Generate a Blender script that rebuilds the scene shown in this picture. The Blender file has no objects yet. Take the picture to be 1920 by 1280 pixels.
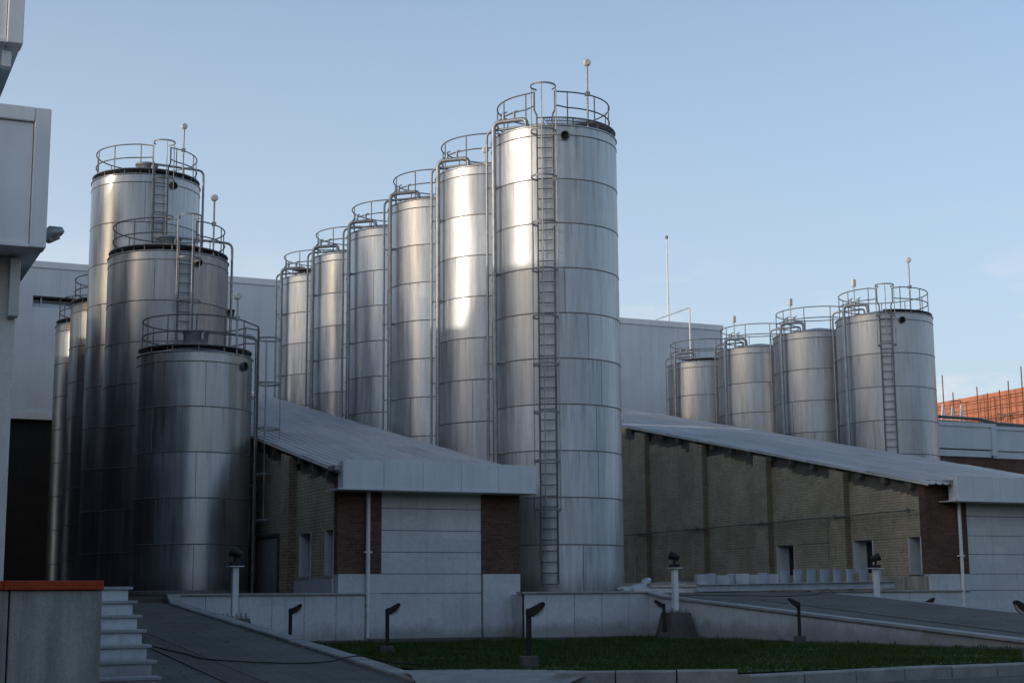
import bpy, bmesh, math, random
from mathutils import Vector, Matrix
S = bpy.context.scene
COL = S.collection
R = math.radians
random.seed(7)

# ------------------------------------------------------------------ camera
# world axes: X runs along the shed fronts (right), Y runs away along the tank rows
YAW, PITCH, ROLL = R(24.5), math.atan2(488.0, 2922.0), 0.008
cam_d = bpy.data.cameras.new('camera')
cam_d.sensor_width = 36.0
cam_d.lens = 2922.0 / 1920.0 * 36.0
cam_d.clip_end = 3000.0
cam = bpy.data.objects.new('camera', cam_d)
COL.objects.link(cam)
Fv = Vector((math.sin(YAW) * math.cos(PITCH), math.cos(YAW) * math.cos(PITCH), math.sin(PITCH)))
R0 = Vector((math.cos(YAW), -math.sin(YAW), 0))
U0 = R0.cross(Fv)
Rv = math.cos(ROLL) * R0 - math.sin(ROLL) * U0
Uv = math.sin(ROLL) * R0 + math.cos(ROLL) * U0
M = Matrix((Rv, Uv, -Fv)).transposed().to_4x4()
M.translation = Vector((0, 0, 1.15))
cam.matrix_world = M
S.camera = cam

# ------------------------------------------------------------------ sky and sun
SUN_EL, SUN_AZ = R(7.0), R(183.0)          # azimuth measured from +X, counter-clockwise
sd = Vector((math.cos(SUN_AZ) * math.cos(SUN_EL), math.sin(SUN_AZ) * math.cos(SUN_EL), math.sin(SUN_EL)))
W = bpy.data.worlds.new('World')
S.world = W
W.use_nodes = True
nt = W.node_tree
nt.nodes.clear()
wo = nt.nodes.new('ShaderNodeOutputWorld')
bg = nt.nodes.new('ShaderNodeBackground')
sky = nt.nodes.new('ShaderNodeTexSky')
sky.sky_type = 'NISHITA'
sky.sun_disc = False
sky.sun_elevation = SUN_EL
sky.sun_rotation = R(90) - SUN_AZ
sky.air_density = 0.8
sky.dust_density = 2.0
sky.ozone_density = 1.6
bg.inputs['Strength'].default_value = 0.15
# thin evening clouds low in the sky
geo = nt.nodes.new('ShaderNodeTexCoord')
mp = nt.nodes.new('ShaderNodeMapping')
mp.inputs['Scale'].default_value = (1.0, 1.0, 3.2)
ns = nt.nodes.new('ShaderNodeTexNoise')
ns.inputs['Scale'].default_value = 5.0
ns.inputs['Detail'].default_value = 7.0
ns.inputs['Roughness'].default_value = 0.6
cr = nt.nodes.new('ShaderNodeValToRGB')
cr.color_ramp.elements[0].position = 0.50
cr.color_ramp.elements[0].color = (0, 0, 0, 1)
cr.color_ramp.elements[1].position = 0.64
cr.color_ramp.elements[1].color = (1, 1, 1, 1)
sp = nt.nodes.new('ShaderNodeSeparateXYZ')
lo = nt.nodes.new('ShaderNodeMapRange')          # haze thickens toward the horizon ...
lo.inputs['From Min'].default_value = 0.55
lo.inputs['From Max'].default_value = 0.12
lo.inputs['To Min'].default_value = 0.0
lo.inputs['To Max'].default_value = 0.60
si = nt.nodes.new('ShaderNodeMapRange')          # ... and toward the setting sun
si.inputs['From Min'].default_value = 0.72
si.inputs['From Max'].default_value = 0.05
si.inputs['To Min'].default_value = 0.0
si.inputs['To Max'].default_value = 1.0
c2 = nt.nodes.new('ShaderNodeMapRange')          # small clouds only just above the horizon
c2.inputs['From Min'].default_value = 0.24
c2.inputs['From Max'].default_value = 0.12
c2.inputs['To Min'].default_value = 0.0
c2.inputs['To Max'].default_value = 0.75
m3 = nt.nodes.new('ShaderNodeMath'); m3.operation = 'MULTIPLY'
mx = nt.nodes.new('ShaderNodeMix')
mx.data_type = 'RGBA'
vc = nt.nodes.new('ShaderNodeMix'); vc.data_type = 'RGBA'
vc.inputs['A'].default_value = (1.75, 1.92, 2.25, 1)
vc.inputs['B'].default_value = (2.45, 2.70, 3.05, 1)
mc = nt.nodes.new('ShaderNodeMix'); mc.data_type = 'RGBA'
mc.inputs['B'].default_value = (2.95, 2.80, 2.85, 1)
nt.links.new(geo.outputs['Generated'], mp.inputs['Vector'])
nt.links.new(mp.outputs['Vector'], ns.inputs['Vector'])
nt.links.new(ns.outputs['Fac'], cr.inputs['Fac'])
nt.links.new(geo.outputs['Generated'], sp.inputs['Vector'])
nt.links.new(sp.outputs['Z'], lo.inputs['Value'])
nt.links.new(sp.outputs['Z'], c2.inputs['Value'])
nt.links.new(sp.outputs['X'], si.inputs['Value'])
nt.links.new(si.outputs['Result'], vc.inputs[0])
nt.links.new(vc.outputs['Result'], mx.inputs['B'])
nt.links.new(lo.outputs['Result'], mx.inputs['Factor'])
nt.links.new(sky.outputs['Color'], mx.inputs['A'])
nt.links.new(cr.outputs['Color'], m3.inputs[0])
nt.links.new(c2.outputs['Result'], m3.inputs[1])
nt.links.new(m3.outputs[0], mc.inputs['Factor'])
nt.links.new(mx.outputs['Result'], mc.inputs['A'])
nt.links.new(mc.outputs['Result'], bg.inputs['Color'])
nt.links.new(bg.outputs['Background'], wo.inputs['Surface'])

sun_d = bpy.data.lights.new('sun', 'SUN')
sun_d.energy = 0.9
sun_d.angle = R(0.9)
sun_d.color = (1.0, 0.92, 0.80)
sun = bpy.data.objects.new('sun', sun_d)
COL.objects.link(sun)
sun.rotation_euler = sd.to_track_quat('Z', 'Y').to_euler()
sun.location = sd * 60

S.view_settings.view_transform = 'Standard'
S.view_settings.look = 'None'
S.view_settings.exposure = 1.08
S.view_settings.gamma = 1.0
S.view_settings.use_curve_mapping = False

# ------------------------------------------------------------------ materials
class NT:
    def __init__(self, name):
        self.m = bpy.data.materials.new(name)
        self.m.use_nodes = True
        self.t = self.m.node_tree
        self.b = self.t.nodes['Principled BSDF']
    def n(self, typ, **kw):
        nd = self.t.nodes.new('ShaderNode' + typ)
        for k, v in kw.items():
            if hasattr(nd, k): setattr(nd, k, v)
            else: nd.inputs[k.replace('_', ' ')].default_value = v
        return nd
    def l(self, a, b): self.t.links.new(a, b)
    def noise(self, vec, scale, detail=4, rough=0.55, sc=(1, 1, 1)):
        mpn = self.n('Mapping'); mpn.inputs['Scale'].default_value = sc
        self.l(vec, mpn.inputs['Vector'])
        nd = self.n('TexNoise'); nd.inputs['Scale'].default_value = scale
        nd.inputs['Detail'].default_value = detail; nd.inputs['Roughness'].default_value = rough
        self.l(mpn.outputs[0], nd.inputs['Vector'])
        return nd.outputs['Fac']
    def rng(self, v, a, b, c, d):
        r = self.n('MapRange'); r.inputs['From Min'].default_value = a; r.inputs['From Max'].default_value = b
        r.inputs['To Min'].default_value = c; r.inputs['To Max'].default_value = d
        self.l(v, r.inputs['Value']); return r.outputs['Result']
    def math(self, op, a, b=None):
        nd = self.n('Math', operation=op)
        for i, x in enumerate((a, b)):
            if x is None: continue
            if isinstance(x, (int, float)): nd.inputs[i].default_value = x
            else: self.l(x, nd.inputs[i])
        return nd.outputs[0]
    def mix(self, f, a, b, blend='MIX'):
        nd = self.n('Mix', data_type='RGBA', blend_type=blend)
        for k, x in (('Factor', f), ('A', a), ('B', b)):
            s = nd.inputs[k] if k != 'Factor' else nd.inputs[0]
            if isinstance(x, tuple): (nd.inputs['A'] if k == 'A' else nd.inputs['B']).default_value = x + (1,)
            elif isinstance(x, (int, float)): s.default_value = x
            else: self.l(x, s)
        return nd.outputs['Result']
    def pos(self): return self.n('NewGeometry').outputs['Position']
    def obj(self): return self.n('TexCoord').outputs['Object']
    def bump(self, h, strength, dist=0.01):
        nd = self.n('Bump'); nd.inputs['Strength'].default_value = strength; nd.inputs['Distance'].default_value = dist
        self.l(h, nd.inputs['Height']); self.l(nd.outputs[0], self.b.inputs['Normal'])

def rough_mat(name, c1, c2, scale=2.0, rough=0.8, sc=(1, 1, 1), bump=0.0, fine=40.0, spec=0.3, metal=0.0, streak=0.0):
    k = NT(name)
    p = k.pos()
    f = k.rng(k.noise(p, scale, 6, 0.62, sc), 0.3, 0.7, 0, 1)
    col = k.mix(f, c1, c2)
    g = k.rng(k.noise(p, fine, 3), 0.3, 0.7, 0.86, 1.1)
    col = k.mix(1.0, col, k_rgb(k, g), 'MULTIPLY')
    if streak > 0:
        s = k.rng(k.noise(p, 2.2, 5, 0.6, (1.6, 1.6, 0.14)), 0.42, 0.72, 0, streak)
        col = k.mix(s, col, tuple(x * 0.45 for x in c1))
    k.l(col, k.b.inputs['Base Color'])
    k.b.inputs['Roughness'].default_value = rough
    k.b.inputs['Metallic'].default_value = metal
    k.b.inputs['Specular IOR Level'].default_value = spec
    if bump: k.bump(k.noise(p, fine, 4), bump)
    return k.m

def k_rgb(k, v):
    c = k.n('CombineColor')
    for i in range(3): k.l(v, c.inputs[i])
    return c.outputs[0]

def wall_uv(k):
    g = k.n('NewGeometry')
    s = k.n('SeparateXYZ'); k.l(g.outputs['Position'], s.inputs[0])
    nn = k.n('SeparateXYZ'); k.l(g.outputs['True Normal'], nn.inputs[0])
    ax = k.math('GREATER_THAN', k.math('ABSOLUTE', nn.outputs[0]), 0.5)
    h = k.math('ADD', k.math('MULTIPLY', s.outputs[1], ax), k.math('MULTIPLY', s.outputs[0], k.math('SUBTRACT', 1.0, ax)))
    c = k.n('CombineXYZ'); k.l(h, c.inputs[0]); k.l(s.outputs[2], c.inputs[1])
    return c.outputs[0], g.outputs['Position']

def brick_mat(name, c1, c2, mortar, w=0.22, h=0.068, ms=0.012):
    k = NT(name)
    uv, p = wall_uv(k)
    bt = k.n('TexBrick')
    bt.inputs['Color1'].default_value = c1 + (1,); bt.inputs['Color2'].default_value = c2 + (1,)
    bt.inputs['Mortar'].default_value = mortar + (1,)
    bt.inputs['Scale'].default_value = 1.0; bt.inputs['Mortar Size'].default_value = ms
    bt.inputs['Brick Width'].default_value = w; bt.inputs['Row Height'].default_value = h
    bt.inputs['Mortar Smooth'].default_value = 0.2
    k.l(uv, bt.inputs['Vector'])
    d = k.rng(k.noise(p, 0.9, 6, 0.65), 0.3, 0.7, 0.72, 1.15)
    e = k.rng(k.noise(p, 14.0, 3), 0.3, 0.7, 0.8, 1.15)
    col = k.mix(1.0, k.mix(1.0, bt.outputs['Color'], k_rgb(k, d), 'MULTIPLY'), k_rgb(k, e), 'MULTIPLY')
    k.l(col, k.b.inputs['Base Color'])
    k.b.inputs['Roughness'].default_value = 0.9
    k.b.inputs['Specular IOR Level'].default_value = 0.15
    k.bump(k.math('SUBTRACT', 1.0, bt.outputs['Fac']), 0.8, 0.02)
    return k.m

def steel_mat(name, base=0.62, rough=0.3, aniso=0.4):
    k = NT(name)
    o = k.obj(); p = k.pos()
    at = k.n('Attribute'); at.attribute_name = 'panel'
    tint = k.rng(at.outputs['Fac'], 0, 1, 0.80, 1.08)
    st = k.noise(p, 5.0, 6, 0.65, (1.3, 1.3, 0.09))
    stv = k.rng(st, 0.3, 0.7, 0.70, 1.10)
    bl = k.noise(p, 0.8, 6, 0.65)
    blv = k.rng(bl, 0.3, 0.7, 0.88, 1.06)
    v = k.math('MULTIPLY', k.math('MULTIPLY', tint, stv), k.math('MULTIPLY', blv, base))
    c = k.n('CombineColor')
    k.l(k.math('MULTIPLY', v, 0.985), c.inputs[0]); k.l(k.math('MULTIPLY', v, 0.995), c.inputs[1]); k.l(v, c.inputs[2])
    # brown drips that start at each weld and grime at the foot
    fa = k.n('Attribute'); fa.attribute_name = 'drop'
    dr = k.rng(k.noise(p, 7.0, 5, 0.7, (1.4, 1.4, 0.05)), 0.50, 0.72, 0, 1)
    dm = k.math('MULTIPLY', dr, k.rng(fa.outputs['Fac'], 0.25, 1.0, 0.0, 0.75))
    so = k.n('SeparateXYZ'); k.l(o, so.inputs[0])
    ft = k.rng(k.math('ADD', so.outputs[2], k.math('MULTIPLY', st, 0.8)), 0.35, 1.0, 0.6, 0.0)
    gr = k.math('MAXIMUM', dm, ft)
    k.l(k.mix(gr, c.outputs[0], (0.17, 0.155, 0.14)), k.b.inputs['Base Color'])
    k.b.inputs['Metallic'].default_value = 0.82
    r1 = k.rng(st, 0.3, 0.7, rough - 0.05, rough + 0.09)
    r2 = k.rng(bl, 0.3, 0.7, -0.03, 0.05)
    r3 = k.rng(at.outputs['Fac'], 0, 1, -0.03, 0.04)
    k.l(k.math('ADD', k.math('ADD', r1, r2), r3), k.b.inputs['Roughness'])
    k.b.inputs['Anisotropic'].default_value = aniso
    k.b.inputs['Anisotropic Rotation'].default_value = 0.25
    tg = k.n('Tangent'); tg.direction_type = 'RADIAL'; tg.axis = 'Z'
    k.l(tg.outputs[0], k.b.inputs['Tangent'])
    k.bump(k.noise(p, 2.2, 2, 0.5, (1.6, 1.6, 0.16)), 0.05, 0.02)
    return k.m

def marble_mat(name, c1, c2):
    k = NT(name)
    uv, p = wall_uv(k)
    a = k.noise(p, 1.1, 8, 0.7)
    b = k.noise(p, 5.0, 6, 0.7, (1, 1, 0.7))
    col = k.mix(k.rng(a, 0.35, 0.68, 0, 1), c1, c2)
    vn = k.rng(k.math('ABSOLUTE', k.math('SUBTRACT', b, 0.5)), 0.0, 0.035, 0.86, 1.0)
    col = k.mix(1.0, col, k_rgb(k, vn), 'MULTIPLY')
    bt = k.n('TexBrick'); bt.inputs['Scale'].default_value = 1.0
    bt.inputs['Brick Width'].default_value = 1.38; bt.inputs['Row Height'].default_value = 0.555
    bt.inputs['Mortar Size'].default_value = 0.0
    bt.inputs['Color1'].default_value = (0.92, 0.925, 0.94, 1); bt.inputs['Color2'].default_value = (1.04, 1.04, 1.03, 1)
    k.l(uv, bt.inputs['Vector'])
    col = k.mix(1.0, col, bt.outputs['Color'], 'MULTIPLY')
    # splash dirt that climbs unevenly from the soil
    s = k.n('SeparateXYZ'); k.l(p, s.inputs[0])
    dz = k.math('SUBTRACT', s.outputs[2], k.rng(a, 0.3, 0.7, 0.12, 0.62))
    dm = k.rng(dz, 0.0, 0.30, 0.62, 0.0)
    col = k.mix(dm, col, (0.20, 0.18, 0.15))
    sk = k.rng(k.noise(p, 3.0, 5, 0.6, (1.8, 1.8, 0.12)), 0.55, 0.78, 0, 0.35)
    col = k.mix(sk, col, (0.30, 0.29, 0.275))
    k.l(col, k.b.inputs['Base Color'])
    k.b.inputs['Roughness'].default_value = 0.55
    k.b.inputs['Specular IOR Level'].default_value = 0.3
    return k.m

def panel_mat(name, c, dirt=0.25, rib=0.0, rough=0.5):
    k = NT(name)
    uv, p = wall_uv(k)
    a = k.rng(k.noise(p, 0.6, 6, 0.6), 0.3, 0.7, 0.9, 1.06)
    col = k.mix(1.0, c, k_rgb(k, a), 'MULTIPLY')
    s = k.rng(k.noise(p, 2.6, 6, 0.6, (1.5, 1.5, 0.07)), 0.45, 0.75, 0, dirt)
    col = k.mix(s, col, tuple(x * 0.5 for x in c))
    k.l(col, k.b.inputs['Base Color'])
    k.b.inputs['Roughness'].default_value = rough
    k.b.inputs['Specular IOR Level'].default_value = 0.35
    if rib:
        w = k.n('TexWave'); w.wave_type = 'BANDS'; w.bands_direction = 'X'; w.inputs['Scale'].default_value = rib
        k.l(uv, w.inputs['Vector'])
        k.bump(w.outputs['Fac'], 0.2, 0.012)
    return k.m

MT = {}
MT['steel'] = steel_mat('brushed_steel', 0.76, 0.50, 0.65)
MT['steel_shaded'] = steel_mat('shaded_steel', 0.43, 0.36, 0.6)  # same tank steel, with the left row's shade put into a darker base
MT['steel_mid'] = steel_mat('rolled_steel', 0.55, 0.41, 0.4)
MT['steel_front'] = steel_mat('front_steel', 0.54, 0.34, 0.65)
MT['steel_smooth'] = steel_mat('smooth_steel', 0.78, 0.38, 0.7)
MT['weld'] = rough_mat('weld_bead', (0.15, 0.14, 0.13), (0.27, 0.25, 0.23), 6, 0.6, metal=0.4)
MT['galv'] = rough_mat('galvanised_steel', (0.26, 0.265, 0.27), (0.40, 0.405, 0.41), 5, 0.5, metal=0.7, fine=25)
MT['rail'] = rough_mat('darkened_rail', (0.10, 0.105, 0.105), (0.18, 0.185, 0.185), 5, 0.5, metal=0.6, fine=25)  # steel darkened so the railings look backlit against the sky
MT['grate'] = rough_mat('dark_grating', (0.17, 0.175, 0.18), (0.26, 0.265, 0.27), 5, 0.55, metal=0.3)
MT['bars'] = rough_mat('worn_steel_bar', (0.13, 0.125, 0.115), (0.19, 0.18, 0.165), 6, 0.7)
MT['port'] = rough_mat('dark_hole', (0.01, 0.01, 0.01), (0.02, 0.02, 0.02), 5, 0.9)
MT['white'] = rough_mat('white_paint', (0.70, 0.71, 0.72), (0.80, 0.80, 0.80), 4, 0.5, streak=0.25)
MT['offwhite'] = rough_mat('offwhite_paint', (0.62, 0.60, 0.55), (0.74, 0.71, 0.66), 4, 0.5, streak=0.3)
MT['marble'] = marble_mat('grey_marble', (0.585, 0.60, 0.62), (0.66, 0.67, 0.68))
MT['cap'] = rough_mat('stone_cap', (0.28, 0.29, 0.29), (0.40, 0.40, 0.39), 3, 0.7, bump=0.2)
MT['conc'] = rough_mat('weathered_concrete', (0.38, 0.355, 0.30), (0.54, 0.51, 0.44), 2.2, 0.9, bump=0.4, streak=0.85)
MT['conc_dark'] = rough_mat('dark_concrete', (0.085, 0.08, 0.075), (0.14, 0.13, 0.12), 3, 0.9, bump=0.4)
MT['kerb'] = rough_mat('kerb_stone', (0.24, 0.235, 0.215), (0.38, 0.37, 0.34), 3, 0.85, bump=0.4)
MT['rbrick'] = brick_mat('red_brick', (0.20, 0.092, 0.064), (0.115, 0.062, 0.048), (0.12, 0.10, 0.088))
MT['ybrick'] = brick_mat('yellow_brick', (0.50, 0.425, 0.305), (0.455, 0.385, 0.275), (0.335, 0.283, 0.20), 0.7, 0.085, 0.014)
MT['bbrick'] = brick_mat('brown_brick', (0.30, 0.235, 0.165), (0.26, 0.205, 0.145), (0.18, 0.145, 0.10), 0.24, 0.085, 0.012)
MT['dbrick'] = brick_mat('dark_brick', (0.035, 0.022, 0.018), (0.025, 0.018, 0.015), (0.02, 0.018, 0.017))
MT['clad'] = panel_mat('white_cladding', (0.55, 0.59, 0.63), 0.15, 3.2)
MT['fascia'] = panel_mat('white_fascia', (0.66, 0.68, 0.71), 0.2, 0, 0.4)
MT['primer'] = rough_mat('grey_white_primer', (0.36, 0.39, 0.42), (0.50, 0.53, 0.56), 3, 0.6, streak=0.4)
MT['panel'] = panel_mat('office_panel', (0.80, 0.80, 0.79), 0.25, 0, 0.45)
def roof_mat():
    k = NT('pale_roof_sheet')
    p = k.pos()
    col = k.mix(k.rng(k.noise(p, 0.5, 6, 0.65), 0.3, 0.7, 0, 1), (0.44, 0.44, 0.44), (0.56, 0.56, 0.565))
    s = k.rng(k.noise(p, 3.0, 5, 0.65, (2.6, 0.10, 0.5)), 0.46, 0.72, 0, 0.5)
    col = k.mix(s, col, (0.26, 0.245, 0.22))
    bt = k.n('TexBrick'); bt.inputs['Scale'].default_value = 1.0
    bt.inputs['Brick Width'].default_value = 1.04; bt.inputs['Row Height'].default_value = 3.1
    bt.inputs['Mortar Size'].default_value = 0.0; bt.offset = 0.0
    bt.inputs['Color1'].default_value = (0.86, 0.86, 0.86, 1); bt.inputs['Color2'].default_value = (1.06, 1.06, 1.06, 1)
    k.l(p, bt.inputs['Vector'])
    k.l(k.mix(1.0, col, bt.outputs['Color'], 'MULTIPLY'), k.b.inputs['Base Color'])
    k.b.inputs['Roughness'].default_value = 0.5
    return k.m
MT['roof'] = roof_mat()
MT['eave_tone'] = rough_mat('dark_eave_tone', (0.12, 0.113, 0.10), (0.18, 0.17, 0.15), 2, 0.95)  # dark tone for the painted eave shadow, purlin ends and conduit
MT['dark'] = rough_mat('dark_void', (0.012, 0.012, 0.013), (0.02, 0.02, 0.02), 2, 0.9)
MT['door'] = rough_mat('grey_door_paint', (0.26, 0.265, 0.27), (0.33, 0.33, 0.33), 3, 0.6)
MT['orange'] = rough_mat('orange_steel_paint', (0.36, 0.045, 0.010), (0.46, 0.065, 0.014), 3, 0.55)
MT['terra'] = rough_mat('terracotta_block', (0.44, 0.165, 0.10), (0.54, 0.21, 0.125), 0.35, 0.9, fine=6)
MT['rust'] = rough_mat('rusty_pole', (0.14, 0.055, 0.032), (0.19, 0.085, 0.05), 3, 0.8)
MT['black'] = rough_mat('black_lamp_paint', (0.012, 0.012, 0.013), (0.022, 0.021, 0.02), 8, 0.5)
MT['rubber'] = rough_mat('black_rubber', (0.015, 0.015, 0.016), (0.025, 0.025, 0.025), 8, 0.6)
MT['sack'] = rough_mat('white_sack', (0.36, 0.37, 0.38), (0.60, 0.61, 0.62), 9, 0.7, bump=0.6, streak=0.4)
MT['soil'] = rough_mat('soil', (0.05, 0.04, 0.03), (0.085, 0.07, 0.055), 2, 0.95, bump=0.5)
MT['asphalt'] = rough_mat('asphalt', (0.055, 0.055, 0.055), (0.085, 0.085, 0.083), 0.7, 0.9, bump=0.5, fine=90)
def glass_mat():
    k = NT('dark_window_glass')
    k.b.inputs['Base Color'].default_value = (0.012, 0.014, 0.016, 1)
    k.b.inputs['Roughness'].default_value = 0.08
    return k.m
MT['glass'] = glass_mat()
def lens_mat():
    k = NT('lamp_lens')
    p = k.pos()
    k.l(k.mix(k.noise(p, 20), (0.30, 0.27, 0.22), (0.42, 0.38, 0.32)), k.b.inputs['Base Color'])
    k.b.inputs['Roughness'].default_value = 0.3
    return k.m
MT['lens'] = lens_mat()
def paving_mat(name, c1, c2, pitch, ang):
    k = NT(name)
    p = k.pos()
    mpn = k.n('Mapping'); mpn.inputs['Rotation'].default_value = (0, 0, R(ang))
    k.l(p, mpn.inputs['Vector'])
    bt = k.n('TexBrick'); bt.inputs['Scale'].default_value = 1.0
    bt.inputs['Brick Width'].default_value = 0.5; bt.inputs['Row Height'].default_value = pitch
    bt.inputs['Mortar Size'].default_value = 0.018; bt.inputs['Mortar Smooth'].default_value = 0.3
    bt.inputs['Color1'].default_value = c1 + (1,); bt.inputs['Color2'].default_value = c2 + (1,)
    bt.inputs['Mortar'].default_value = tuple(x * 0.72 for x in c1) + (1,)
    k.l(mpn.outputs[0], bt.inputs['Vector'])
    d = k.rng(k.noise(p, 0.6, 7, 0.65), 0.3, 0.7, 0.7, 1.2)
    e = k.rng(k.noise(p, 30, 3), 0.3, 0.7, 0.8, 1.15)
    col = k.mix(1.0, k.mix(1.0, bt.outputs['Color'], k_rgb(k, d), 'MULTIPLY'), k_rgb(k, e), 'MULTIPLY')
    k.l(col, k.b.inputs['Base Color'])
    k.b.inputs['Roughness'].default_value = 0.9
    k.b.inputs['Specular IOR Level'].default_value = 0.2
    k.bump(k.math('SUBTRACT', 1.0, bt.outputs['Fac']), 0.6, 0.02)
    return k.m
MT['paving'] = paving_mat('ramp_paving', (0.142, 0.136, 0.117), (0.168, 0.160, 0.138), 0.14, 4)
MT['paving2'] = paving_mat('road_paving', (0.12, 0.115, 0.10), (0.15, 0.143, 0.125), 0.14, 12)
def grass_mat():
    k = NT('lawn_grass')
    p = k.pos()
    f = k.rng(k.noise(p, 0.8, 6, 0.65), 0.32, 0.68, 0, 1)
    g = k.rng(k.noise(p, 9.0, 4), 0.3, 0.7, 0.55, 1.3)
    col = k.mix(f, (0.030, 0.062, 0.011), (0.055, 0.092, 0.018))
    col = k.mix(k.rng(k.noise(p, 0.45, 5, 0.7), 0.56, 0.72, 0, 0.6), col, (0.11, 0.10, 0.045))
    k.l(k.mix(1.0, col, k_rgb(k, g), 'MULTIPLY'), k.b.inputs['Base Color'])
    k.b.inputs['Roughness'].default_value = 0.8
    k.b.inputs['Specular IOR Level'].default_value = 0.15
    return k.m
MT['grass'] = grass_mat()

# ------------------------------------------------------------------ mesh helpers
class MB:
    def __init__(self):
        self.v = []; self.f = []; self.mi = []; self.sm = []; self.pan = []; self.drop = {}
    def add(self, vs, fs, mi=0, sm=False, pan=0.5):
        o = len(self.v)
        self.v += [tuple(x) for x in vs]
        for q in fs:
            self.f.append([i + o for i in q]); self.mi.append(mi); self.sm.append(sm); self.pan.append(pan)
    def box(self, a, b, mi=0):
        x0, y0, z0 = a; x1, y1, z1 = b
        vs = [(x0, y0, z0), (x1, y0, z0), (x1, y1, z0), (x0, y1, z0), (x0, y0, z1), (x1, y0, z1), (x1, y1, z1), (x0, y1, z1)]
        self.add(vs, [(0, 3, 2, 1), (4, 5, 6, 7), (0, 1, 5, 4), (1, 2, 6, 5), (2, 3, 7, 6), (3, 0, 4, 7)], mi)
    def bbox(self, a, b, bev=0.01, mi=0):
        bm = bmesh.new()
        bmesh.ops.create_cube(bm, size=1)
        for q in bm.verts:
            q.co = Vector([(a[i] + b[i]) / 2 + q.co[i] * (b[i] - a[i]) for i in range(3)])
        bmesh.ops.bevel(bm, geom=list(bm.edges), offset=bev, segments=2, affect='EDGES', profile=0.5)
        self.frombm(bm, mi)
    def frombm(self, bm, mi=0, sm=False):
        bm.verts.index_update()
        self.add([q.co for q in bm.verts], [[q.index for q in f.verts] for f in bm.faces], mi, sm)
        bm.free()
    def prism_x(self, poly, x0, x1, mi=0, mi_near=None):
        n = len(poly)          # poly in (y, z), counter-clockwise seen from +x
        vs = [(x0, y, z) for y, z in poly] + [(x1, y, z) for y, z in poly]
        self.add(vs, [tuple(range(n - 1, -1, -1)), tuple(range(n, 2 * n))], mi)
        for i in range(n):
            j = (i + 1) % n
            self.add([vs[i], vs[j], vs[n + j], vs[n + i]], [(0, 1, 2, 3)], mi)
    def prism_y(self, poly, y0, y1, mi=0):
        n = len(poly)          # poly in (x, z)
        vs = [(x, y0, z) for x, z in poly] + [(x, y1, z) for x, z in poly]
        fs = [tuple(range(n)), tuple(range(2 * n - 1, n - 1, -1))]
        for i in range(n):
            j = (i + 1) % n
            fs.append((j, i, n + i, n + j))
        self.add(vs, fs, mi)
    def tube(self, pts, r, seg=8, mi=0, closed=False, cap=True):
        pts = [Vector(p) for p in pts]
        n = len(pts); vs = []; fs = []
        prev = None
        for i, p in enumerate(pts):
            if closed: t = pts[(i + 1) % n] - pts[i - 1]
            elif i == 0: t = pts[1] - pts[0]
            elif i == n - 1: t = pts[-1] - pts[-2]
            else: t = (pts[i + 1] - p).normalized() + (p - pts[i - 1]).normalized()
            if t.length < 1e-9: t = Vector((0, 0, 1))
            t.normalize()
            if prev is None:
                a = Vector((0, 0, 1)) if abs(t.z) < 0.9 else Vector((1, 0, 0))
                nx = t.cross(a).normalized()
            else:
                nx = prev - t * prev.dot(t)
                nx = nx.normalized() if nx.length > 1e-6 else t.orthogonal().normalized()
            prev = nx; ny = t.cross(nx)
            rr = r[i] if isinstance(r, (list, tuple)) else r
            for k in range(seg):
                an = 2 * math.pi * k / seg
                vs.append(p + (nx * math.cos(an) + ny * math.sin(an)) * rr)
        m = n if closed else n - 1
        for i in range(m):
            j = (i + 1) % n
            for k in range(seg):
                q = (k + 1) % seg
                fs.append((i * seg + k, i * seg + q, j * seg + q, j * seg + k))
        self.add(vs, fs, mi, True)
        if cap and not closed:
            self.add(vs[:seg], [tuple(range(seg - 1, -1, -1))], mi)
            self.add(vs[-seg:], [tuple(range(seg))], mi)
    def lathe(self, prof, seg=24, c=(0, 0, 0), mi=0, sm=True):
        vs = []; fs = []
        for r, z in prof:
            for k in range(seg):
                an = 2 * math.pi * k / seg
                vs.append((c[0] + r * math.cos(an), c[1] + r * math.sin(an), c[2] + z))
        for i in range(len(prof) - 1):
            for k in range(seg):
                q = (k + 1) % seg
                fs.append((i * seg + k, i * seg + q, (i + 1) * seg + q, (i + 1) * seg + k))
        self.add(vs, fs, mi, sm)
        for i, rev in ((0, True), (len(prof) - 1, False)):
            if prof[i][0] > 1e-6:
                ring = list(range(seg))
                self.add(vs[i * seg:(i + 1) * seg], [tuple(reversed(ring)) if rev else tuple(ring)], mi)
    def build(self, name, mats, parent=None, loc=(0, 0, 0), panel=False):
        me = bpy.data.meshes.new(name)
        me.from_pydata(self.v, [], self.f)
        me.polygons.foreach_set('material_index', self.mi)
        me.polygons.foreach_set('use_smooth', self.sm)
        if not isinstance(mats, (list, tuple)): mats = [mats]
        for m in mats: me.materials.append(MT[m])
        if panel:
            at = me.attributes.new('panel', 'FLOAT', 'FACE')
            at.data.foreach_set('value', self.pan)
            dp = me.attributes.new('drop', 'FLOAT', 'POINT')
            dp.data.foreach_set('value', [self.drop.get(i, 0.0) for i in range(len(self.v))])
        me.update()
        o = bpy.data.objects.new(name, me)
        COL.objects.link(o)
        if parent: o.parent = parent
        o.location = loc
        return o

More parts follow.
